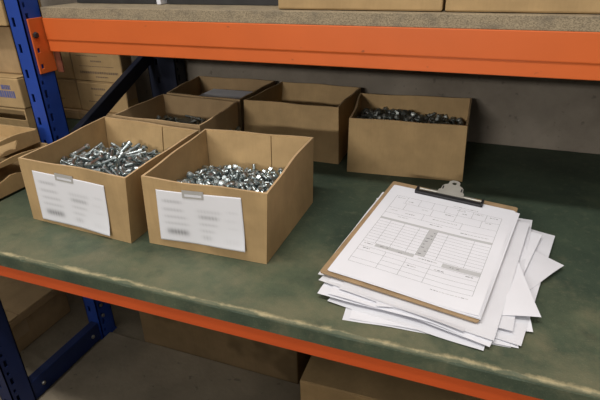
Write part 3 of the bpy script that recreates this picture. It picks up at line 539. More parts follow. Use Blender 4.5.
'C':'231,337,739,-180,33,135,0;587,62,740,-166,44,154,0;975,260,757,154,-46,179,0;1226,228,750,179,-46,153,0;1771,57,733,211,119,-86,0;70,650,744,109,-206,51,0;660,552,765,-121,-205,93,0;932,702,777,110,196,120,0;1370,528,770,177,32,191,0;1958,439,754,-180,85,41,0;347,1047,761,138,-280,21,0;610,1007,772,195,-114,127,0;1091,940,785,178,38,-16,0;1437,922,789,-155,39,142,0;1654,943,777,115,-199,-68,0;116,1186,748,121,201,115,0;508,1285,761,177,-33,206,0;770,1596,751,-103,194,-88,0;1377,1620,753,172,42,39,0;2079,1777,731,121,-202,-72,1;115,266,766,-215,7,-234,0;603,393,753,-108,-207,120,0;1108,92,744,-182,12,-226,0;1591,115,739,-191,116,-20,0;1759,317,749,96,204,-20,0;325,470,754,173,-115,-128,0;476,527,757,179,-43,15,0;977,379,763,118,-213,-123,0;1435,426,787,-101,-119,118,0;1482,777,779,-182,40,-206,0;131,839,750,173,39,184,0;743,1222,772,204,108,-92,0;734,901,780,-167,-41,-34,0;1551,1138,777,196,112,-101,0;2321,1216,745,-98,-199,-74,1;356,1360,752,-133,270,-36,0;510,1126,767,119,203,142,0;947,1672,749,171,-37,33,0;1627,1569,753,172,-42,-81,1;1535,1253,773,-215,-116,-103,0;209,124,729,-173,39,-57,0;536,438,834,-161,-41,246,0;803,285,751,129,-279,28,0;1323,328,757,218,-118,76,0;2270,455,743,-172,114,142,0;140,464,745,173,-13,211,0;709,730,774,177,-32,114,0;1171,418,767,-172,-17,-20,0;1171,647,783,-169,-199,52,0;1821,473,756,130,277,37,0;118,950,751,-173,36,-182,0;527,770,767,173,40,243,0;856,1087,779,-111,-204,-87,0;1201,914,785,108,-200,-19,0;2122,857,757,-120,202,96,0;284,1737,751,-180,172,3,0;725,1719,742,-97,-196,95,0;852,1840,788,6,-1,-280,0;1177,1337,773,178,33,-150,0;1962,1613,742,106,-195,130,1;61,107,779,-51,294,34,0;321,100,768,-126,36,250,0;927,120,774,-121,60,-75,0;1550,315,804,-3,6,-174,0;2257,344,736,-173,36,110,0;370,693,819,6,14,198,0;716,639,837,-175,-43,163,0;839,521,766,-141,272,30,0;1173,552,895,130,276,-15,0;1705,622,767,-202,-109,-60,0;225,1019,788,-38,220,187,0;675,1118,818,-130,50,133,0;830,863,847,90,-208,90,0;1308,1183,780,-108,-197,108,0;1861,1023,769,196,116,-89,0;70,1453,738,-217,-113,92,0;535,1549,749,183,-43,-193,0;705,1331,766,209,-119,-139,0;1494,1656,749,172,42,39,1;2007,1346,753,-184,-36,-35,1;404,320,765,-179,-244,-2,0;514,152,778,-231,-44,-64,0;788,431,876,114,43,154,0;1287,97,771,-232,-78,-53,0;1698,120,793,7,258,169,0;299,798,758,133,-280,-27,0;486,772,888,-175,22,-220,0;1079,506,820,-6,-1,287,0;1662,457,800,70,-251,-90,0;2257,613,745,173,-38,-203,0;450,934,766,-179,-43,17,0;566,911,852,-128,-25,110,0;1040,1165,780,-101,200,-2,0;1235,781,815,-224,-49,-149,0;2293,984,749,178,-34,10,0;410,1838,730,180,33,-151,0;630,1838,740,159,34,-156,0;943,1323,772,-182,-31,126,0;1411,1394,768,-209,107,-155,0;1712,1336,764,120,-204,-117,0;115,193,853,-251,-29,-157,0;569,284,746,108,194,114,0;887,292,865,-174,26,187,0;1345,195,814,-244,-59,-106,0;2155,127,729,183,-41,95,0;185,723,793,-18,-233,196,0;321,805,933,7,293,158,1;966,475,822,-35,-304,-2,0;1554,547,819,-38,-258,11,0;2189,533,800,295,49,-79,0;59,912,881,-130,-225,0,0;461,1161,888,17,-202,-71,1;994,880,828,85,88,201,0;1595,1029,830,-254,23,159,1;1983,882,763,-175,-35,48,0;115,1838,724,176,42,165,0;467,1400,792,-85,-100,189,0;1102,1649,751,126,-201,-11,0;1481,1135,868,-216,51,199,1;1673,1842,735,-177,-33,147,1;383,55,915,37,-5,114,0;757,59,787,-7,-1,275,0;1061,57,855,-211,52,151,0;1429,289,826,32,-220,194,0;2100,57,810,-245,33,149,0;302,588,805,43,-271,-134,0;723,542,914,-185,-41,171,0;1006,709,868,-132,-106,79,0;1230,393,891,216,0,227,0;2325,439,862,-124,-204,-50,0;215,1218,824,-114,-130,98,0;400,1440,877,-295,59,-43,1;929,961,786,128,-242,-46,0;1197,1092,785,-197,-102,-141,0;2184,951,754,108,206,16,0;143,1308,755,-136,-173,153,0;601,1395,815,-307,-43,82,1;871,1673,847,104,-278,48,1;1243,1787,742,189,116,30,0;2259,1783,726,-181,42,32,1;256,175,827,-125,27,302,0;676,180,784,124,23,-115,0;804,329,934,-56,-243,105,0;1478,121,743,-130,216,-8,0;1631,213,811,40,110,-172,0;192,530,829,139,-16,22,0;481,590,907,109,114,20,0;942,586,816,-271,-72,-36,0;1813,672,837,85,-124,-100,0;2067,597,753,-117,205,-14,0;336,936,877,94,148,-172,0;607,1245,858,-176,43,179,1;1031,809,922,-64,174,228,1;1292,873,866,92,65,-259,0;1787,1106,820,12,107,-226,1;62,1671,735,150,115,-6,0;726,1788,856,-143,225,-39,1;1139,1262,844,88,-198,-143,1;1591,1279,867,-88,126,199,1;1914,1199,763,-197,-110,146,1;185,312,863,48,123,-93,0;637,329,865,42,-107,-142,0;874,175,860,149,88,189,0;1452,150,858,258,112,17,0;2133,289,737,-119,197,131,0;61,591,852,155,16,-300,0;406,441,895,-161,190,-11,0;1245,711,916,-163,100,168,1;1331,624,835,-85,-61,-303,0;2323,767,746,181,-34,13,0;111,1127,861,88,52,200,0;586,816,925,130,97,-241,0;1055,1191,897,200,-30,-220,1;1358,1028,825,237,-27,124,1;2074,1079,758,116,-197,-40,1;206,1514,740,115,196,-46,0;536,1725,772,260,81,-65,1;844,1506,759,199,107,-97,0;1623,1787,817,-91,74,-83,1;1717,1469,761,-40,-185,-236,1;253,501,926,92,243,26,0;466,256,876,-85,-205,161,0;1187,220,887,-34,-204,-101,0;1419,255,958,-296,73,87,0;2002,253,778,77,264,-115,0;210,675,912,-172,34,154,1;640,639,926,-271,96,91,1;1082,429,967,-42,174,-12,0;1277,544,956,-118,-264,-48,0;2156,376,814,-146,-22,-245,0;174,887,971,-136,146,128,1;658,1015,880,214,-99,79,0;1082,1032,919,-101,190,-83,1;1538,828,881,-32,-135,-69,1;1665,794,775,-174,-40,131,0;110,1463,864,249,-2,206,0;454,1286,913,151,64,157,1;1025,1790,801,171,213,12,0;1369,1262,882,-134,-36,-185,1;1904,1843,754,-205,-31,150,1;282,354,922,-4,292,-41,0;619,61,886,232,29,-130,0;1070,283,868,82,-272,66,0;1289,55,907,240,41,172,0;1877,248,761,15,202,-149,0;113,748,959,-147,42,-146,1;489,459,981,-168,-37,59,0;1382,481,963,36,62,207,1;1438,677,837,265,-40,-35,0;1962,646,759,204,-108,-80,0;103,1268,921,6,-214,-224,1;439,935,978,-128,232,-68,1;1200,790,985,-96,301,-40,1;1450,991,891,108,46,-146,1;1887,785,816,68,-297,-90,0;320,1505,747,179,-122,-59,0;469,1635,803,95,-109,186,0;1012,1500,796,245,-85,-60,0;1218,1628,797,85,295,-81,1;1918,1437,752,191,115,-45,1;338,228,914,-194,19,-43,0;619,186,903,-248,113,71,0;1024,202,926,298,-69,-52,0;1330,159,967,277,-66,-27,0;1924,128,798,103,36,-215,0;347,521,987,34,189,209,1;436,776,1026,46,99,193,1;894,680,931,-170,38,-219,1;1593,673,845,47,-248,-61,0;2004,427,879,3,-217,-121,0;331,1063,916,104,-75,-58,0;639,920,952,152,36,-189,1;912,1000,904,227,-162,-42,0;1371,866,953,-203,163,42,1;1740,1225,819,-251,27,179,1;236,1372,867,-188,-13,150,1;474,1524,859,-238,6,119,1;1103,1430,823,-306,-35,-7,1;1261,1519,795,-108,104,-31,1;1809,1716,740,-182,34,-123,1;212,203,991,2,-245,91,0;488,175,958,109,124,193,0;808,107,966,117,295,-56,0;1078,115,990,-198,10,249,0;1599,498,979,-101,-60,61,1;122,426,943,-27,-104,-273,0;541,655,994,-96,-250,-75,1;1111,580,1005,-99,-282,25,1;1497,457,899,-11,-212,-95,0;2072,595,881,-87,-260,28,0;187,1049,894,-89,206,2,0;766,780,936,4,-306,140,1;898,810,989,-220,61,49,1;1317,1150,902,221,45,-146,1;1868,914,812,-79,-101,-167,0;172,1700,786,-299,-11,-115,1;666,1500,857,33,-253,139,1;1120,1593,850,224,38,35,1;1446,1498,820,207,5,175,1;1526,1384,819,-129,43,216,1;141,336,1013,76,46,212,1;687,362,969,-175,8,270,0;930,71,932,312,12,-118,0;1294,364,989,64,264,35,1;1879,55,877,89,215,76,0;116,621,982,-87,-129,-219,1;797,494,1048,203,81,74,1;1008,555,947,-303,-33,62,1;1449,602,940,-65,238,-121,1;2161,677,846,187,119,120,0;271,1200,943,-114,283,-33,1;705,1110,927,-93,-189,35,1;862,1174,918,274,11,1,1;1001,1128,979,-280,54,3,1;1730,835,888,-86,301,47,1;127,1843,837,139,-49,-167,1;773,1532,862,202,-14,-15,1;915,1412,840,-167,35,-176,0;1213,1455,897,-149,-297,-4,1;1801,1589,799,3,309,-148,1;631,123,1032,159,-23,187,0;678,247,1037,-8,-187,48,1;937,370,1017,-204,-26,29,1;1985,183,873,-180,-119,136,0;1778,219,822,-38,228,-188,0;184,1047,1017,176,-87,54,1;639,561,1028,55,-255,61,1;943,643,1027,-228,-84,-85,1;1871,422,868,179,24,87,0;1925,555,880,35,-264,-37,0;387,1037,1010,140,240,-91,1;865,1503,931,64,115,-199,1;773,1258,898,169,-65,-12,1;1750,612,923,65,262,-11,1;2134,1613,737,194,-111,-5,1;335,1735,856,135,-5,-56,1;483,1843,864,-202,36,118,1;901,1270,863,15,-240,122,1;1003,1384,955,195,-4,-253,1;2298,1514,736,-132,-272,7,1',
'E':'169,232,564,131,198,-82,0;555,199,570,176,-110,-148,0;973,89,688,96,-57,167,0;1318,521,590,-156,-49,142,0;1820,191,555,-163,-37,-89,0;78,585,578,-158,-200,1,0;660,504,600,131,-208,94,0;915,646,621,-161,-25,-134,0;1363,614,596,-154,108,156,0;1616,709,640,127,39,-216,0;241,993,623,-175,29,147,0;478,875,637,-153,-27,-151,0;968,916,659,104,-192,2,0;1297,875,630,134,-116,-217,0;1833,1025,582,145,-265,33,0;222,1269,638,173,-26,-226,0;518,1305,683,165,-130,74,1;1117,1381,692,156,31,-259,1;1397,1302,651,-175,-102,-29,0;1749,1415,603,176,-43,183,0;224,156,657,-60,-213,-197,0;509,367,638,197,-210,64,0;1052,177,569,131,191,98,0;1409,234,678,-91,-247,-25,0;1695,188,666,15,214,93,0;199,730,660,-70,203,-159,0;467,547,597,195,-126,23,0;1021,562,652,-189,-27,230,0;1436,627,698,195,-184,58,0;1970,671,562,-171,122,-53,0;326,959,740,-166,-64,44,0;774,735,686,134,-54,150,0;1203,834,703,-131,-22,-131,0;1304,1002,643,-133,-116,64,0;1738,859,586,-173,-42,-231,0;50,1075,729,106,23,-19,0;609,1501,737,-61,-188,-122,1;904,1315,734,-185,-214,-24,1;1555,1672,628,90,189,76,0;1792,1328,596,141,121,-139,0;156,384,655,-238,-106,26,0;520,246,694,-112,38,-187,0;1156,305,660,143,-263,22,0;1302,240,679,113,-237,11,0;1668,383,565,-166,-33,-145,0;394,522,688,165,35,115,0;676,463,689,144,51,-242,0;952,473,725,264,105,-75,0;1262,483,677,-58,-106,-99,0;1895,601,671,161,-28,49,0;456,1232,670,-177,104,64,0;654,880,739,116,106,-68,0;964,883,757,-183,18,121,0;1553,919,672,220,106,134,0;1993,938,597,177,203,-12,0;150,1293,720,138,-229,16,1;739,1425,736,-146,-35,255,1;806,1347,734,-177,50,-65,1;1484,1580,639,-210,-116,-113,0;2066,1509,569,144,203,-6,1;316,251,714,-125,119,97,0;647,49,563,-169,-116,-152,0;1063,241,655,136,-82,50,0;1530,383,695,207,-6,227,0;1974,70,742,0,1,-100,0;269,468,713,170,48,-198,0;505,719,793,159,-8,274,0;744,453,779,-89,-128,213,0;1433,700,786,-102,195,-26,0;1772,477,658,181,-31,75,0;194,977,722,221,16,5,1;496,1039,762,102,-201,62,1;935,791,744,-113,-95,-225,0;1617,1137,652,195,42,88,0;1963,1128,657,157,-34,-45,1;213,1629,637,-154,-53,-82,1;756,1770,723,-124,124,183,1;974,1232,731,84,129,208,1;1192,1475,684,179,-105,27,1;1701,1769,650,201,-57,139,0;239,50,724,-287,-56,-59,0;756,168,685,-150,135,-100,0;1119,188,752,-181,-68,-199,0;1264,351,813,28,-196,-20,0;2071,378,554,164,42,9,0;257,702,756,192,69,151,0;660,508,790,-146,-267,-41,0;851,441,786,-155,-90,-34,0;1650,778,730,133,-11,-80,0;1950,226,626,-137,-114,-82,0',
}
LAB = dict(A=('zinc bolt with long shank in the leftmost labelled cardboard box', 'long bolts in the leftmost labelled box', ML, 'long_bolt'),
           B=('short stubby zinc bolt in the labelled cardboard box nearest the clipboard', 'short bolts in the labelled box nearest the clipboard', MS, 'short_bolt'),
           C=('short shade-darkened zinc bolt heaped in the rightmost cardboard box at the back', 'bolts in the rightmost back box', MC, 'shaded_bolt'),
           E=('shade-darkened zinc bolt lying in the shaded cardboard box behind the leftmost labelled box', 'bolts in the shaded box', MD, 'shaded_bolt'))
STUFF = dict(A='mass of long zinc bolts filling the leftmost labelled box below its top layer', B='mass of short zinc bolts filling the box nearest the clipboard below its top layer',
             C='mass of shade-darkened bolts filling the rightmost back box below its top layer', E='mass of shade-darkened bolts filling the shaded box below its top layer')
DIM = dict(A=(.228, .222), B=(.208, .222), C=(.238, .190), E=(.212, .182))
def low_bolt(bm, mtx, short):
    a = ((.0060, -.0237), (.0060, -.0163), (.0036, -.0161), (.0036, .0237)) if not short else ((.0064, -.0104), (.0064, -.0026), (.0036, -.0024), (.0036, .0104))
    lathe(bm, a, 7, 0, mtx)
for key, txt in DATA.items():
    root, wp, B, c = boxes[key]
    lab, grp, me, nm = LAB[key]
    num = [[int(v) for v in r.split(',')] for r in txt.split(';')]
    e = (B[1]-B[0]).normalized(); n = Vector((-e.y, e.x, 0))
    T0 = Matrix.Translation(Vector((c.x, c.y, .0046))+B[0]+e*.0048+n*.0048) @ Matrix(((e.x, n.x, 0, 0), (e.y, n.y, 0, 0), (0, 0, 1, 0), (0, 0, 0, 1)))
    bm = bmesh.new()
    for (x, y, z, a, b, g, vis) in num:
        mtx = T0 @ Matrix.Translation((x/1e4, y/1e4, z/1e4)) @ Euler((a/100, b/100, g/100)).to_matrix().to_4x4()
        if vis:
            o = bpy.data.objects.new(nm, me); COL.objects.link(o); o.matrix_world = mtx
            tag(o, lab, 'bolt', grp)
        else: low_bolt(bm, mtx, key in 'BC')
        for k in (1, 2, 3, 4, 5):
            zz = z/1e4-.0105*k
            if zz > .007 and zz < .075:
                low_bolt(bm, T0 @ Matrix.Translation((min(DIM[key][0]-.029, max(.029, x/1e4+.004*math.sin(k*3.1+x))), min(DIM[key][1]-.029, max(.029, y/1e4+.004*math.cos(k*2+y))), zz)) @ Euler((R(90)+.15*math.sin(a*3), 0, g/50+k)).to_matrix().to_4x4(), key in 'BC')
    o = obj('bolt_heap', bm, me.materials[0], smooth=35)
    tag(o, STUFF[key], 'bolts', None, 'stuff')

# ------------------------------------------------------------------ clipboard, printed form, pile of sheets
PX, PY, PR, PZ, TV, TU, PW, PH = -.1851, .1014, -8.586, .0222, .0647, -.0236, .2148, .2879
cu, su = math.cos(R(PR)), math.sin(R(PR))
def P(u, v, dz=0): return Vector((PX+cu*u-su*v, PY+su*u+cu*v, PZ+TV*v+TU*u+dz))
def uv(x, y):
    dx, dy = x-PX, y-PY; return cu*dx+su*dy, -su*dx+cu*dy
BT = .0032
cb = thing('clipboard', 'brown hardboard clipboard holding a printed form on top of the paper pile', 'clipboard', tuple(P(.105, .15, -.0042)))
co = Vector(cb.location)
# frame of the clipboard plane
ex = (P(1, 0)-P(0, 0)).normalized(); ey0 = (P(0, 1)-P(0, 0)); ez = ex.cross(ey0).normalized(); ey = ez.cross(ex)
CM = Matrix(((ex.x, ey.x, ez.x, 0), (ex.y, ey.y, ez.y, 0), (ex.z, ey.z, ez.z, 0), (0, 0, 0, 1)))
org = P(0, 0)
def cpart(name, bm, m, parent=cb, **k):
    for v in bm.verts: v.co = CM @ v.co + org - co
    return obj(name, bm, m, parent, **k)
def rounded(x0, x1, y0, y1, r, n=5):
    pts = []
    for (cx, cy, a0) in ((x1-r, y1-r, 0), (x0+r, y1-r, 90), (x0+r, y0+r, 180), (x1-r, y0+r, 270)):
        for i in range(n+1):
            a = R(a0+90*i/n); pts.append((cx+r*math.cos(a), cy+r*math.sin(a)))
    return pts
def slab(bm, pts, z0, z1):
    a = [bm.verts.new((x, y, z0)) for x, y in pts]; b = [bm.verts.new((x, y, z1)) for x, y in pts]
    bm.faces.new(a[::-1]); bm.faces.new(b)
    for i in range(len(pts)):
        j = (i+1) % len(pts); bm.faces.new((a[i], a[j], b[j], b[i]))
    return bm
cpart('board', slab(bmesh.new(), rounded(-.0105, .2165, -.0065, .306, .004), -.0010-BT, -.0010), M['hard'], bevel=.0008)
# clip: steel base plate, black jaw with raised ends, lever with hole
clip = cpart('clip', slab(bmesh.new(), rounded(.062, .144, .280, .302, .004), -.0010, .0012), M['silver'])
bm = bmesh.new(); bx(bm, .0415, .1615, .2735, .2835, .0012, .0062)
for x in (.0415, .1575): bx(bm, x, x+.004, .2735, .2925, .0012, .0088)
tag(cpart('jaw', bm, M['black'], bevel=.0012), 'black jaw bar', None)
# wire spring rods at both sides of the lever
for (a, b) in ((.047, .080), (.126, .157)):
    bm = bmesh.new()
    lathe(bm, [(.0016, 0), (.0016, b-a)], 10, 0, Matrix.Translation((a, .2885, .0052)) @ Matrix.Rotation(R(90), 4, 'Y')); cpart('spring_rod', bm, M['silver'])
# lever: bent plate rising backwards with rounded head and hole
bm = bmesh.new()
ol = [(-.024, 0), (.024, 0), (.0225, .010), (.0195, .0125), (.0185, .0215), (.0150, .0250), (.0105, .0275), (.0095, .0310)]
for i in range(7):
    a = R(20+140*i/6); ol.append((.0105*math.cos(a), .0315+.0075*math.sin(a)))
ol += [(-.0095, .0310), (-.0105, .0275), (-.0150, .0250), (-.0185, .0215), (-.0195, .0125), (-.0225, .010)]
hole = [(.0042*math.cos(R(a)), .0305+.0030*math.sin(R(a))) for a in range(0, 360, 30)]
ang = R(17)
def lev(p, d):
    x, y = p; return (.103+x, .2830+y*math.cos(ang)-d*math.sin(ang), .0060+y*math.sin(ang)+d*math.cos(ang))
for d in (0, .0014):
    vo = [bm.verts.new(lev(p, d)) for p in ol]; vh = [bm.verts.new(lev(p, d)) for p in hole]
    ed = [bm.edges.new((vs[i], vs[(i+1) % len(vs)])) for vs in (vo, vh) for i in range(len(vs))]
    bmesh.ops.triangle_fill(bm, use_beauty=True, use_dissolve=False, edges=ed)
    if d == 0: lo_, lh_ = vo, vh
    else:
        for A_, B_ in ((lo_, vo), (lh_, vh)):
            for i in range(len(A_)):
                j = (i+1) % len(A_); bm.faces.new((A_[i], A_[j], B_[j], B_[i]))
lv = cpart('lever', bm, M['silver'])
for sx in (-.0165, .0165):
    bm = bmesh.new(); q = [lev((sx+dx, .0165+dy), .0016) for dx, dy in ((-.0012, -.004), (.0012, -.004), (.0012, .004), (-.0012, .004))]
    q2 = [lev((sx+dx, .0165+dy), .0010) for dx, dy in ((-.0012, -.004), (.0012, -.004), (.0012, .004), (-.0012, .004))]
    hexa(bm, q2, q); cpart('slot', bm, M['black'])

def sheet_obj(name, f, w, h, mats, label, cat, group=None, nx=14, ny=18, ink=None):
    """thin sheet whose surface is f(a, b) in world space, a in 0..w, b in 0..h"""
    o0 = f(w/2, h/2)
    bm = bmesh.new()
    g = [[bm.verts.new(f(w*i/nx, h*j/ny)-o0) for j in range(ny+1)] for i in range(nx+1)]
    lo = [[bm.verts.new(f(w*i/nx, h*j/ny)-o0-Vector((0, 0, .00018))) for j in range(ny+1)] for i in range(nx+1)]
    for i in range(nx):
        for j in range(ny):
            bm.faces.new((g[i][j], g[i+1][j], g[i+1][j+1], g[i][j+1])); bm.faces.new((lo[i][j], lo[i][j+1], lo[i+1][j+1], lo[i+1][j]))
    for i in range(nx):
        for j in (0, ny): bm.faces.new((g[i][j], g[i+1][j], lo[i+1][j], lo[i][j]))
    for j in range(ny):
        for i in (0, nx): bm.faces.new((g[i][j], g[i][j+1], lo[i][j+1], lo[i][j]))
    for (a0, a1, b0, b1, mi) in (ink or []):
        k = max(1, int((a1-a0)/(w/nx))); l = max(1, int((b1-b0)/(h/ny)))
        V = [[bm.verts.new(f(lerp(a0, a1, i/k), lerp(b0, b1, j/l))-o0+Vector((0, 0, .00012+.00004*(mi == 1)))) for j in range(l+1)] for i in range(k+1)]
        for i in range(k):
            for j in range(l): bm.faces.new((V[i][j], V[i+1][j], V[i+1][j+1], V[i][j+1])).material_index = mi
    me = bpy.data.meshes.new(name); bm.to_mesh(me); bm.free()
    for m in mats: me.materials.append(m)
    for p in me.polygons: p.use_smooth = True
    me.set_sharp_from_angle(angle=R(40))
    o = bpy.data.objects.new(name, me); COL.objects.link(o); o.location = o0
    return tag(o, label, cat, group)

# the printed form
ink = []
U0, U1, V0, V1 = .0170, .1990, .0340, .2520
LW = .00042
def hl(v, a=0, b=1, w=LW, mi=1): ink.append((lerp(U0, U1, a), lerp(U0, U1, b), v-w/2, v+w/2, mi))
def vl(a, v0, v1, w=LW): u = lerp(U0, U1, a); ink.append((u-w/2, u+w/2, v0, v1, 1))
def band(a, b, v0, v1): ink.append((lerp(U0, U1, a), lerp(U0, U1, b), v0, v1, 2))
def text(a, b, v, hgt=.0016):
    u = lerp(U0, U1, a); end = lerp(U0, U1, b)
    while u < end:
        wd = random.uniform(.0018, .006); ink.append((u, min(end, u+wd), v-hgt/2, v+hgt/2, 1 if random.random() < .35 else 3)); u += wd+.0012
for v in (V1, V0): hl(v)
vl(0, V0, V1); vl(1, V0, V1)
hl(.2300, .1, 1); hl(.2080); band(0, 1, .1660, .1720); hl(.1890)
for a in (.12, .25, .38, .50, .62, .75, .87): vl(a, .2300, V1)
for a in (.14, .40, .62, .85): vl(a, .208, .230)
for a in (.35, .70): vl(a, .189, .208)
for a, b, v in ((.02, .10, .246), (.14, .19, .238), (.30, .36, .222), (.52, .60, .224), (.60, .68, .247), (.76, .84, .247), (.88, .93, .226), (.03, .1, .200), (.18, .27, .198), (.44, .66, .200), (.44, .56, .183), (.72, .96, .180), (.14, .24, .183), (.66, .7, .2385), (.90, .97, .246)): text(a, b, v)
text(.55, .78, .2575, .0013)
for a in (.11, .24, .38, .465, .54, .635, .86): vl(a, .0920, .1660)
for i in range(1, 9):
    v = lerp(.1660, .0920, i/9); hl(v, 0, .465); hl(v, .54, 1)
band(.465, .54, .0920, .1660)
for i in range(8): text(.475, .53, lerp(.160, .098, i/7), .0022)
hl(.0920); band(.12, .46, .0840, .0915); band(.70, 1, .0800, .0900); hl(.0780); text(.14, .24, .088); text(.33, .40, .086); text(.76, .95, .085); text(.02, .10, .087); text(.5, .66, .086)
for i in range(1, 4): hl(lerp(.0780, V0, i/4), 0 if i != 2 else .24, 1)
for a in (.24, .42, .62): vl(a, V0, .0780)
text(.04, .1, .074); text(.45, .52, .062); text(.9, .96, .074); text(.66, .74, .0700)
text(.70, .98, .0255, .0011)
mats_p = [M['paper'], M['ink'], M['ink_light'], M['ink_light']]
def form_f(dz, du, dv, rot=0, cur=0):
    c, s = math.cos(R(rot)), math.sin(R(rot))
    def f(a, b):
        q = P(du+c*a-s*b, dv+s*a+c*b, dz)
        e = max(0, (a/PW-.72)/.28)
        q.z += cur*.0035*e*e*(1-b/PH)+cur*.0016*e*math.sin(b*40) + .0006*math.sin(a*25+b*9)*(1-b/PH)
        # flattened under the clip
        return q
    return f
sheet_obj('printed_form', form_f(.0011, 0, 0, 0, .8), PW, PH, mats_p, 'printed table form with grey header bands, topmost sheet under the clip', 'form', None, 24, 30, ink)
for i, (du, dv, rot, cur, lab) in enumerate(((.0016, -.0012, -.35, .55, 'white sheet directly beneath the printed form on the clipboard'),
                                   (.0030, .0004, -.9, .3, 'white sheet third from the top on the clipboard, edge showing at the right'),
                                   (-.0012, .0010, .3, .1, 'lowest white sheet clipped against the brown board'))):
    sheet_obj('clipped_sheet', form_f(.0006-.0004*i, du, dv, rot, cur), PW, PH, [M['paper']], lab, 'paper', 'sheets clipped under the form')

# the loose pile below
SH = [  # corner kind, x, y, angle, label, curl
 ('BL', -.141, .028, 5, 'lowest sheet of the loose pile, its front edge nearest the shelf edge', .1),
 ('BR', .077, .047, 4, 'loose white sheet with a square corner low at the front right of the pile', .2),
 ('BR', .037, .027, -8, 'loose white sheet whose front corner points at the worn shelf edge below the clipboard corner', .15),
 ('BR', .094, .081, 6, 'loose white sheet just above the lowest right corner of the pile', .2),
 ('TR', .136, .340, -11, 'loose white sheet reaching furthest to the back right of the pile', .2),
 ('TL', -.169, .403, -6.5, 'loose white sheet peeping out behind the left edge of the clipboard', .1),
 ('BR', .142, .248, 58, 'turned loose sheet whose pointed corner juts furthest right from the pile', .1),
 ('BL', -.187, .060, -3, 'loose white sheet with its corner sticking out below the clipboard left corner', .3),
 ('TR', .100, .362, -6, 'loose white sheet beside the clipboard top right corner with a soft curled edge', .5),
 ('BL', -.172, .062, -5, 'loose white sheet fanned out slantwise under the front of the clipboard', .3),
 ('BL', -.194, .086, -12, 'crumpled loose sheet curling up at the clipboard left corner', 1.),
 ('BR', .103, .103, 13, 'large loose white sheet covering the right side of the pile beside the form', .3),
 ('BL', -.160, .074, -9, 'topmost loose sheet just below the front edge of the clipboard', .3),
]
fill = [(random.uniform(-.185, -.15), random.uniform(.075, .10), random.uniform(-14, -3)) for _ in range(6)]
order = []
fi = 0
for i, s in enumerate(SH):
    order.append(s)
    if i % 2 == 0 and fi < len(fill):
        x, y, a = fill[fi]; fi += 1
        order.append(('BL', x, y, a, 'loose white sheet buried in the pile with only a sliver of edge showing', .1))
NS = len(order)
def pile_top(x, y):
    u, v = uv(x, y)
    u = max(-.05, min(.27, u)); v = max(-.07, min(.31, v))
    return PZ-.0052-.0012+TV*v+TU*u
for i, (ck, x, y, a, lab, curl) in enumerate(order):
    w, h = (.21, .297) if a < 40 else (.21, .20)
    c, s = math.cos(R(a)), math.sin(R(a))
    ox, oy = {'BL': (0, 0), 'BR': (w, 0), 'TL': (0, h), 'TR': (w, h)}[ck]
    fr = (i+.4)/NS
    ph = random.uniform(0, 6)
    def f(p, q, c=c, s=s, x=x, y=y, ox=ox, oy=oy, fr=fr, curl=curl, ph=ph, w=w, h=h):
        X = x+c*(p-ox)-s*(q-oy); Y = y+s*(p-ox)+c*(q-oy)
        u, v = uv(X, Y)
        out = max(0, -.010-u, u-.220, -.004-v, v-.305)      # distance outside the board
        z = max(.0006+.0003*i, pile_top(X, Y)*fr)
        if out > 0:
            z = z*(1-min(.45, out*5)) + .0006*i*min(.45, out*5)
            z += curl*min(.010, 2.2*out*out*10)*.5 + .0007*min(1, out*40)*math.sin(X*60+Y*45+ph)
            z = max(z, .0005+.0003*i)
        return Vector((X, Y, z))
    buried = lab.endswith('showing')
    sheet_obj('loose_sheet', f, w, h, [M['paper'] if i % 3 else M['paper_b']], lab, 'paper', 'buried sheets of the loose pile' if buried else 'loose sheets under the clipboard', 16, 22)

# ------------------------------------------------------------------ closed cartons
def carton(label, x0, x1, y0, y1, z0, z1, m, group=None, rz=0, marks=None, tape=True, seam=True, name='carton', open_front=0):
    cx, cy = (x0+x1)/2, (y0+y1)/2
    root = thing(name, label, 'carton', (cx, cy, z0), group, R(rz))
    w, d, h = (x1-x0)/2, (y1-y0)/2, z1-z0
    bm = bx(bmesh.new(), -w, w, -d, d, .0005, h-.003)
    obj('body', bm, m, root, bevel=.003)
    bm = bx(bmesh.new(), -w+.001, w-.001, -d+.001, -.0012, h-.0028, h); obj('flap', bm, m, root, bevel=.001)
    bm = bx(bmesh.new(), -w+.001, w-.001, .0012, d-.001, h-.0028, h); obj('flap', bm, m, root, bevel=.001)
    if tape:
        bm = bx(bmesh.new(), -w-.0006, w+.0006, -.022, .022, h+.0001, h+.0007)
        for sx in (-1, 1): bx(bm, min(sx*w, sx*(w+.0006)), max(sx*w, sx*(w+.0006)), -.022, .022, h-.05, h+.0007)
        obj('tape', bm, M['ptape'], root)
    for (u0, u1, v0, v1, mk) in (marks or []):
        rr = random.Random(int(u0*1000+v0*77))
        bm = bmesh.new(); u = u0
        while u < u1:
            wd = rr.uniform(.0035, .009); hh = (v1-v0)
            bx(bm, -w+u*2*w, -w+min(u1, u+wd/(2*w))*2*w, -d-.0005, -d+.0005, v0*h, v1*h); u += (wd+.0016)/(2*w)
        obj('print', bm, M[mk], root)
    return root

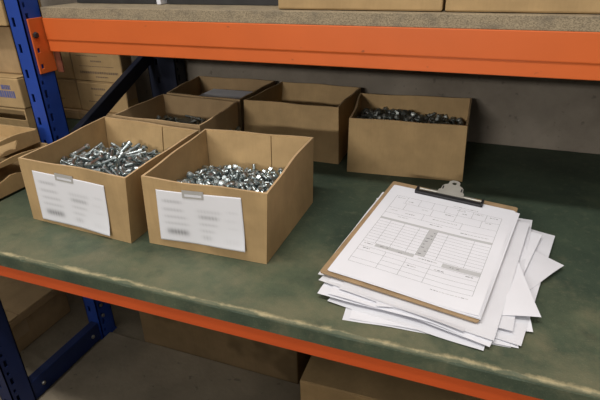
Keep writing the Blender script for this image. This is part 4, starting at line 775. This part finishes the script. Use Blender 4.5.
TXT = [(.12, .55, .80, .825, 'ink_brown'), (.40, .62, .63, .68, 'ink_brown'), (.15, .85, .48, .50, 'ink_brown'), (.14, .92, .26, .33, 'ink_brown'), (.45, .70, .14, .18, 'ink_brown')]
TX2 = [(.3, .6, .74, .80, 'ink_brown'), (.35, .55, .55, .58, 'ink_brown'), (.2, .7, .33, .36, 'ink_brown')]
GC = 'cartons stacked behind the blue post'
ymin, yd = .66, .71
for z0, z1, tops in ((0.0, .028, 0), (.0285, .1185, 1), (.119, .2085, 2), (.209, .299, 3)):
    if z1-z0 > .05:
        carton(['', 'brown carton low in the right column behind the blue post, partly behind the brace', 'brown carton with printed lines, just below the beam end beside the blue post', 'brown carton at the top of the right column behind the orange beam'][tops],
               -1.146, -.972, ymin, yd, z0, z1, M['card'], GC, marks=TXT if tops == 2 else TX2)
        carton(['', 'brown carton low in the left column close to the blue post', 'brown carton second from the bottom in the left column close to the blue post', 'brown carton at the top of the left column behind the blue post'][tops],
               -1.335, -1.153, ymin+.004, yd, z0, z1, M['card'], GC, marks=TX2)
    else:
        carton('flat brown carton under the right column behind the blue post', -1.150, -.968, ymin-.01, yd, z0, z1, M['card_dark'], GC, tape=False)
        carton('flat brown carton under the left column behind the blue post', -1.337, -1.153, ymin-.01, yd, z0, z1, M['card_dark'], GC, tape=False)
# nearer stack at the picture's left edge: trays with an open top front
def tray(label, x0, x1, y0, y1, z0, z1, low, m, cut_side=None, group=None, content=True):
    """die-cut storage tray: base, back and sides full height, front wall cut down to `low`"""
    cx, cy = (x0+x1)/2, (y0+y1)/2
    root = thing('storage_tray', label, 'tray', (cx, cy, z0), group)
    w, d, h, T = (x1-x0)/2, (y1-y0)/2, z1-z0, .004
    bm = bx(bmesh.new(), -w, w, -d, d, .0005, T); obj('base', bm, m, root)
    obj('back_wall', bx(bmesh.new(), -w, w, d-T, d, T, h), m, root)
    obj('side_wall', bx(bmesh.new(), -w, -w+T, -d, d-T, T, h), m, root)
    if cut_side:
        y_a, y_b, z_a, z_b = cut_side
        bm = bmesh.new()
        N = 16; zt = []; ys = [lerp(-d, d-T, i/N) for i in range(N+1)]
        for i in range(N):
            ya, yb = ys[i], ys[i+1]
            def zl(y): return z_a+.004*math.sin(y*90) if y_a < y < y_b else z_b-.0001
            lo0, lo1 = zl(ya), zl(yb)
            hexa(bm, [(w-T, ya, T), (w, ya, T), (w, yb, T), (w-T, yb, T)], [(w-T, ya, lo0), (w, ya, lo0), (w, yb, lo1), (w-T, yb, lo1)])
            hexa(bm, [(w-T, ya, z_b), (w, ya, z_b), (w, yb, z_b), (w-T, yb, z_b)], [(w-T, ya, h+.003*math.sin(ya*40)), (w, ya, h+.003*math.sin(ya*40)), (w, yb, h+.003*math.sin(yb*40)), (w-T, yb, h+.003*math.sin(yb*40))])
        sw = obj('side_wall', bm, m, root)
    else:
        obj('side_wall', bx(bmesh.new(), w-T, w, -d, d-T, T, h), m, root)
    obj('front_wall', bx(bmesh.new(), -w+T, w-T, -d, -d+T, T, low), [m], root, bevel=.001)
    bm = bmesh.new(); bx(bm, -w+T, w-T, -d, -d+.012, h-.004, h); obj('top_lip', bm, m, root)
    return root
GT = 'storage trays left of the blue post'
tray('torn cardboard tray with a ragged opening in its side beside the leftmost box', -1.20, -.909, .06, .305, .0005, .070, .068, M['card'], (-.022, .044, .034, .060), GT)
tray('cardboard tray lying on the torn tray at the left picture edge', -1.24, -.925, .10, .30, .0735, .105, .02, M['card'], (-.05, .040, .006, .0235), GT)
tray('low cardboard tray at the bottom of the stack left of the blue post', -1.34, -1.092, .42, .53, .0005, .1005, .071, M['card'], None, GT)
carton('brown carton with blue print left of the blue post', -1.345, -1.09, .42, .535, .1015, .181, M['card'], GT, marks=[(.76, .88, .60, .74, 'ink_blue'), (.68, .92, .34, .56, 'ink_blue')], tape=True)
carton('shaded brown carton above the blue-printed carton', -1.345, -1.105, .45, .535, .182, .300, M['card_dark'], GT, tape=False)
carton('brown carton jutting out at the upper left corner of the view', -1.345, -1.075, .42, .535, .301, .43, M['card'], GT)
# shelf the left stacks stand on
tag(obj('shelf_board', bx(bmesh.new(), -1.5, -.948, .04, .795, -.0257, 0), M['green'], bevel=.001), 'green shelf of the neighbouring bay under the stacked cartons', 'shelf')

# cartons on the upper shelf
carton('brown carton on the upper chipboard shelf, left of the two', -.368, -.0875, .380, .70, .3515, .60, M['card'], 'cartons on the upper shelf')
carton('brown carton on the upper chipboard shelf, right of the two', -.0835, .34, .380, .70, .3515, .60, M['card'], 'cartons on the upper shelf')
def crate(label, x0, x1, y0, y1, z0, z1):
    cx, cy = (x0+x1)/2, (y0+y1)/2
    root = thing('plastic_crate', label, 'crate', (cx, cy, z0), 'black crates on the upper shelf')
    w, d, h, T = (x1-x0)/2, (y1-y0)/2, z1-z0, .004
    obj('body', bx(bx(bx(bx(bx(bmesh.new(), -w, w, -d, d, .0005, T), -w, -w+T, -d, d, T, h), w-T, w, -d, d, T, h), -w+T, w-T, -d, -d+T, T, h), -w+T, w-T, d-T, d, T, h), M['crate'], root)
    obj('rim', bx(bx(bmesh.new(), -w-.006, w+.006, -d-.006, -d, h-.02, h), -w-.006, w+.006, d, d+.006, h-.02, h), M['crate'], root)
    return root
crate('black crate on the upper shelf next to the blue post', -.880, -.672, .45, .70, .3515, .52)
crate('black crate on the upper shelf next to the brown carton', -.645, -.395, .45, .70, .3515, .52)
bm = bx(bmesh.new(), -.664, -.654, .440, .70, .3515, .50); tag(obj('divider_board', bm, M['paper_b'], bevel=.001), 'thin white board standing between the two black crates', 'board')

tag(obj('wooden_board', bx(bmesh.new(), -.903, -.302, -.35, .343, -.5098, -.501), M['slab'], bevel=.002), 'worn grey-brown board lying on the floor beside the blue bottom rail', 'board')
# cartons on the floor below
carton('brown stained carton on the floor at the back under the green shelf', -.789, -.338, .345, .70, -.5095, -.340, M['card_stain_shade'], 'cartons on the floor', marks=None)
carton('brown carton on the floor nearest the front, under the clipboard end of the shelf', -.293, .16, .238, .62, -.5095, -.362, M['card'], 'cartons on the floor', rz=1.5)
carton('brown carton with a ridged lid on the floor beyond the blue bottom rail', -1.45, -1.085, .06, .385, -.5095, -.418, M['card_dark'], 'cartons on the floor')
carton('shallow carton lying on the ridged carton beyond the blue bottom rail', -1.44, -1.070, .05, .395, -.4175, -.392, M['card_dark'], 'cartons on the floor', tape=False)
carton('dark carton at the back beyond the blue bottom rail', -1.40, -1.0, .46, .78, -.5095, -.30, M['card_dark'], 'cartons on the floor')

# ------------------------------------------------------------------ light
def area(name, loc, tgt, sx, sy, e, col):
    l = bpy.data.lights.new(name, 'AREA'); l.shape = 'RECTANGLE'; l.size = sx; l.size_y = sy; l.energy = e; l.color = col
    o = bpy.data.objects.new(name, l); COL.objects.link(o); o.location = loc
    o.rotation_euler = (Vector(tgt)-Vector(loc)).to_track_quat('-Z', 'Y').to_euler()
    return o
area('ceiling_lamp', (-.45, -.62, 2.45), (-.35, .2, 0), 1.6, .06, 34, (1, .965, .92))
area('far_lamp', (-1.5, -8.0, 2.3), (-.3, .2, 0), 1.8, .25, 215, (1, .965, .92))

w = bpy.data.worlds.new('World'); S.world = w; w.use_nodes = True
nt = w.node_tree; bg = nt.nodes['Background']
sx = nt.nodes.new('ShaderNodeSeparateXYZ'); nt.links.new(nt.nodes.new('ShaderNodeTexCoord').outputs['Generated'], sx.inputs['Vector'])
mr = nt.nodes.new('ShaderNodeMapRange'); mr.interpolation_type = 'SMOOTHSTEP'
for k, v in (('From Min', .02), ('From Max', .55), ('To Min', .16), ('To Max', 1.0)): mr.inputs[k].default_value = v
nt.links.new(sx.outputs['Z'], mr.inputs['Value'])
# rows of lamps on a dim ceiling
row = math_node(nt, 'SINE', math_node(nt, 'MULTIPLY', math_node(nt, 'DIVIDE', sx.outputs['Y'], math_node(nt, 'MAXIMUM', sx.outputs['Z'], .12)), 5.0))
st = nt.nodes.new('ShaderNodeMapRange'); st.interpolation_type = 'SMOOTHSTEP'
for k, v in (('From Min', .35), ('From Max', .8), ('To Min', .55), ('To Max', 2.0)): st.inputs[k].default_value = v
nt.links.new(row, st.inputs['Value'])
bg.inputs['Color'].default_value = (1, .97, .92, 1)
nt.links.new(math_node(nt, 'MULTIPLY', math_node(nt, 'MULTIPLY', mr.outputs['Result'], st.outputs['Result']), .6), bg.inputs['Strength'])

# ------------------------------------------------------------------ camera
cam = bpy.data.cameras.new('camera'); co_ = bpy.data.objects.new('camera', cam); COL.objects.link(co_)
F, PITCH, ROLL, YAW, CY, CH = 496.2856, 26.3482, -1.3714, -21.3616, -.4765, .4380
pi, ro, ya = R(PITCH), R(ROLL), R(YAW)
fw = Vector((math.sin(ya)*math.cos(pi), math.cos(ya)*math.cos(pi), -math.sin(pi)))
rt = Vector((math.cos(ya), -math.sin(ya), 0)); up = rt.cross(fw)
r2 = rt*math.cos(ro)+up*math.sin(ro); u2 = -rt*math.sin(ro)+up*math.cos(ro)
mw = Matrix(((r2.x, u2.x, -fw.x, 0), (r2.y, u2.y, -fw.y, CY), (r2.z, u2.z, -fw.z, CH), (0, 0, 0, 1)))
co_.matrix_world = mw
cam.sensor_width = 36; cam.lens = 36*F/600; cam.clip_start = .01
S.camera = co_
vs = S.view_settings
vs.view_transform = 'Standard'; vs.look = 'None'; vs.gamma = 1; vs.use_curve_mapping = False; vs.exposure = .2
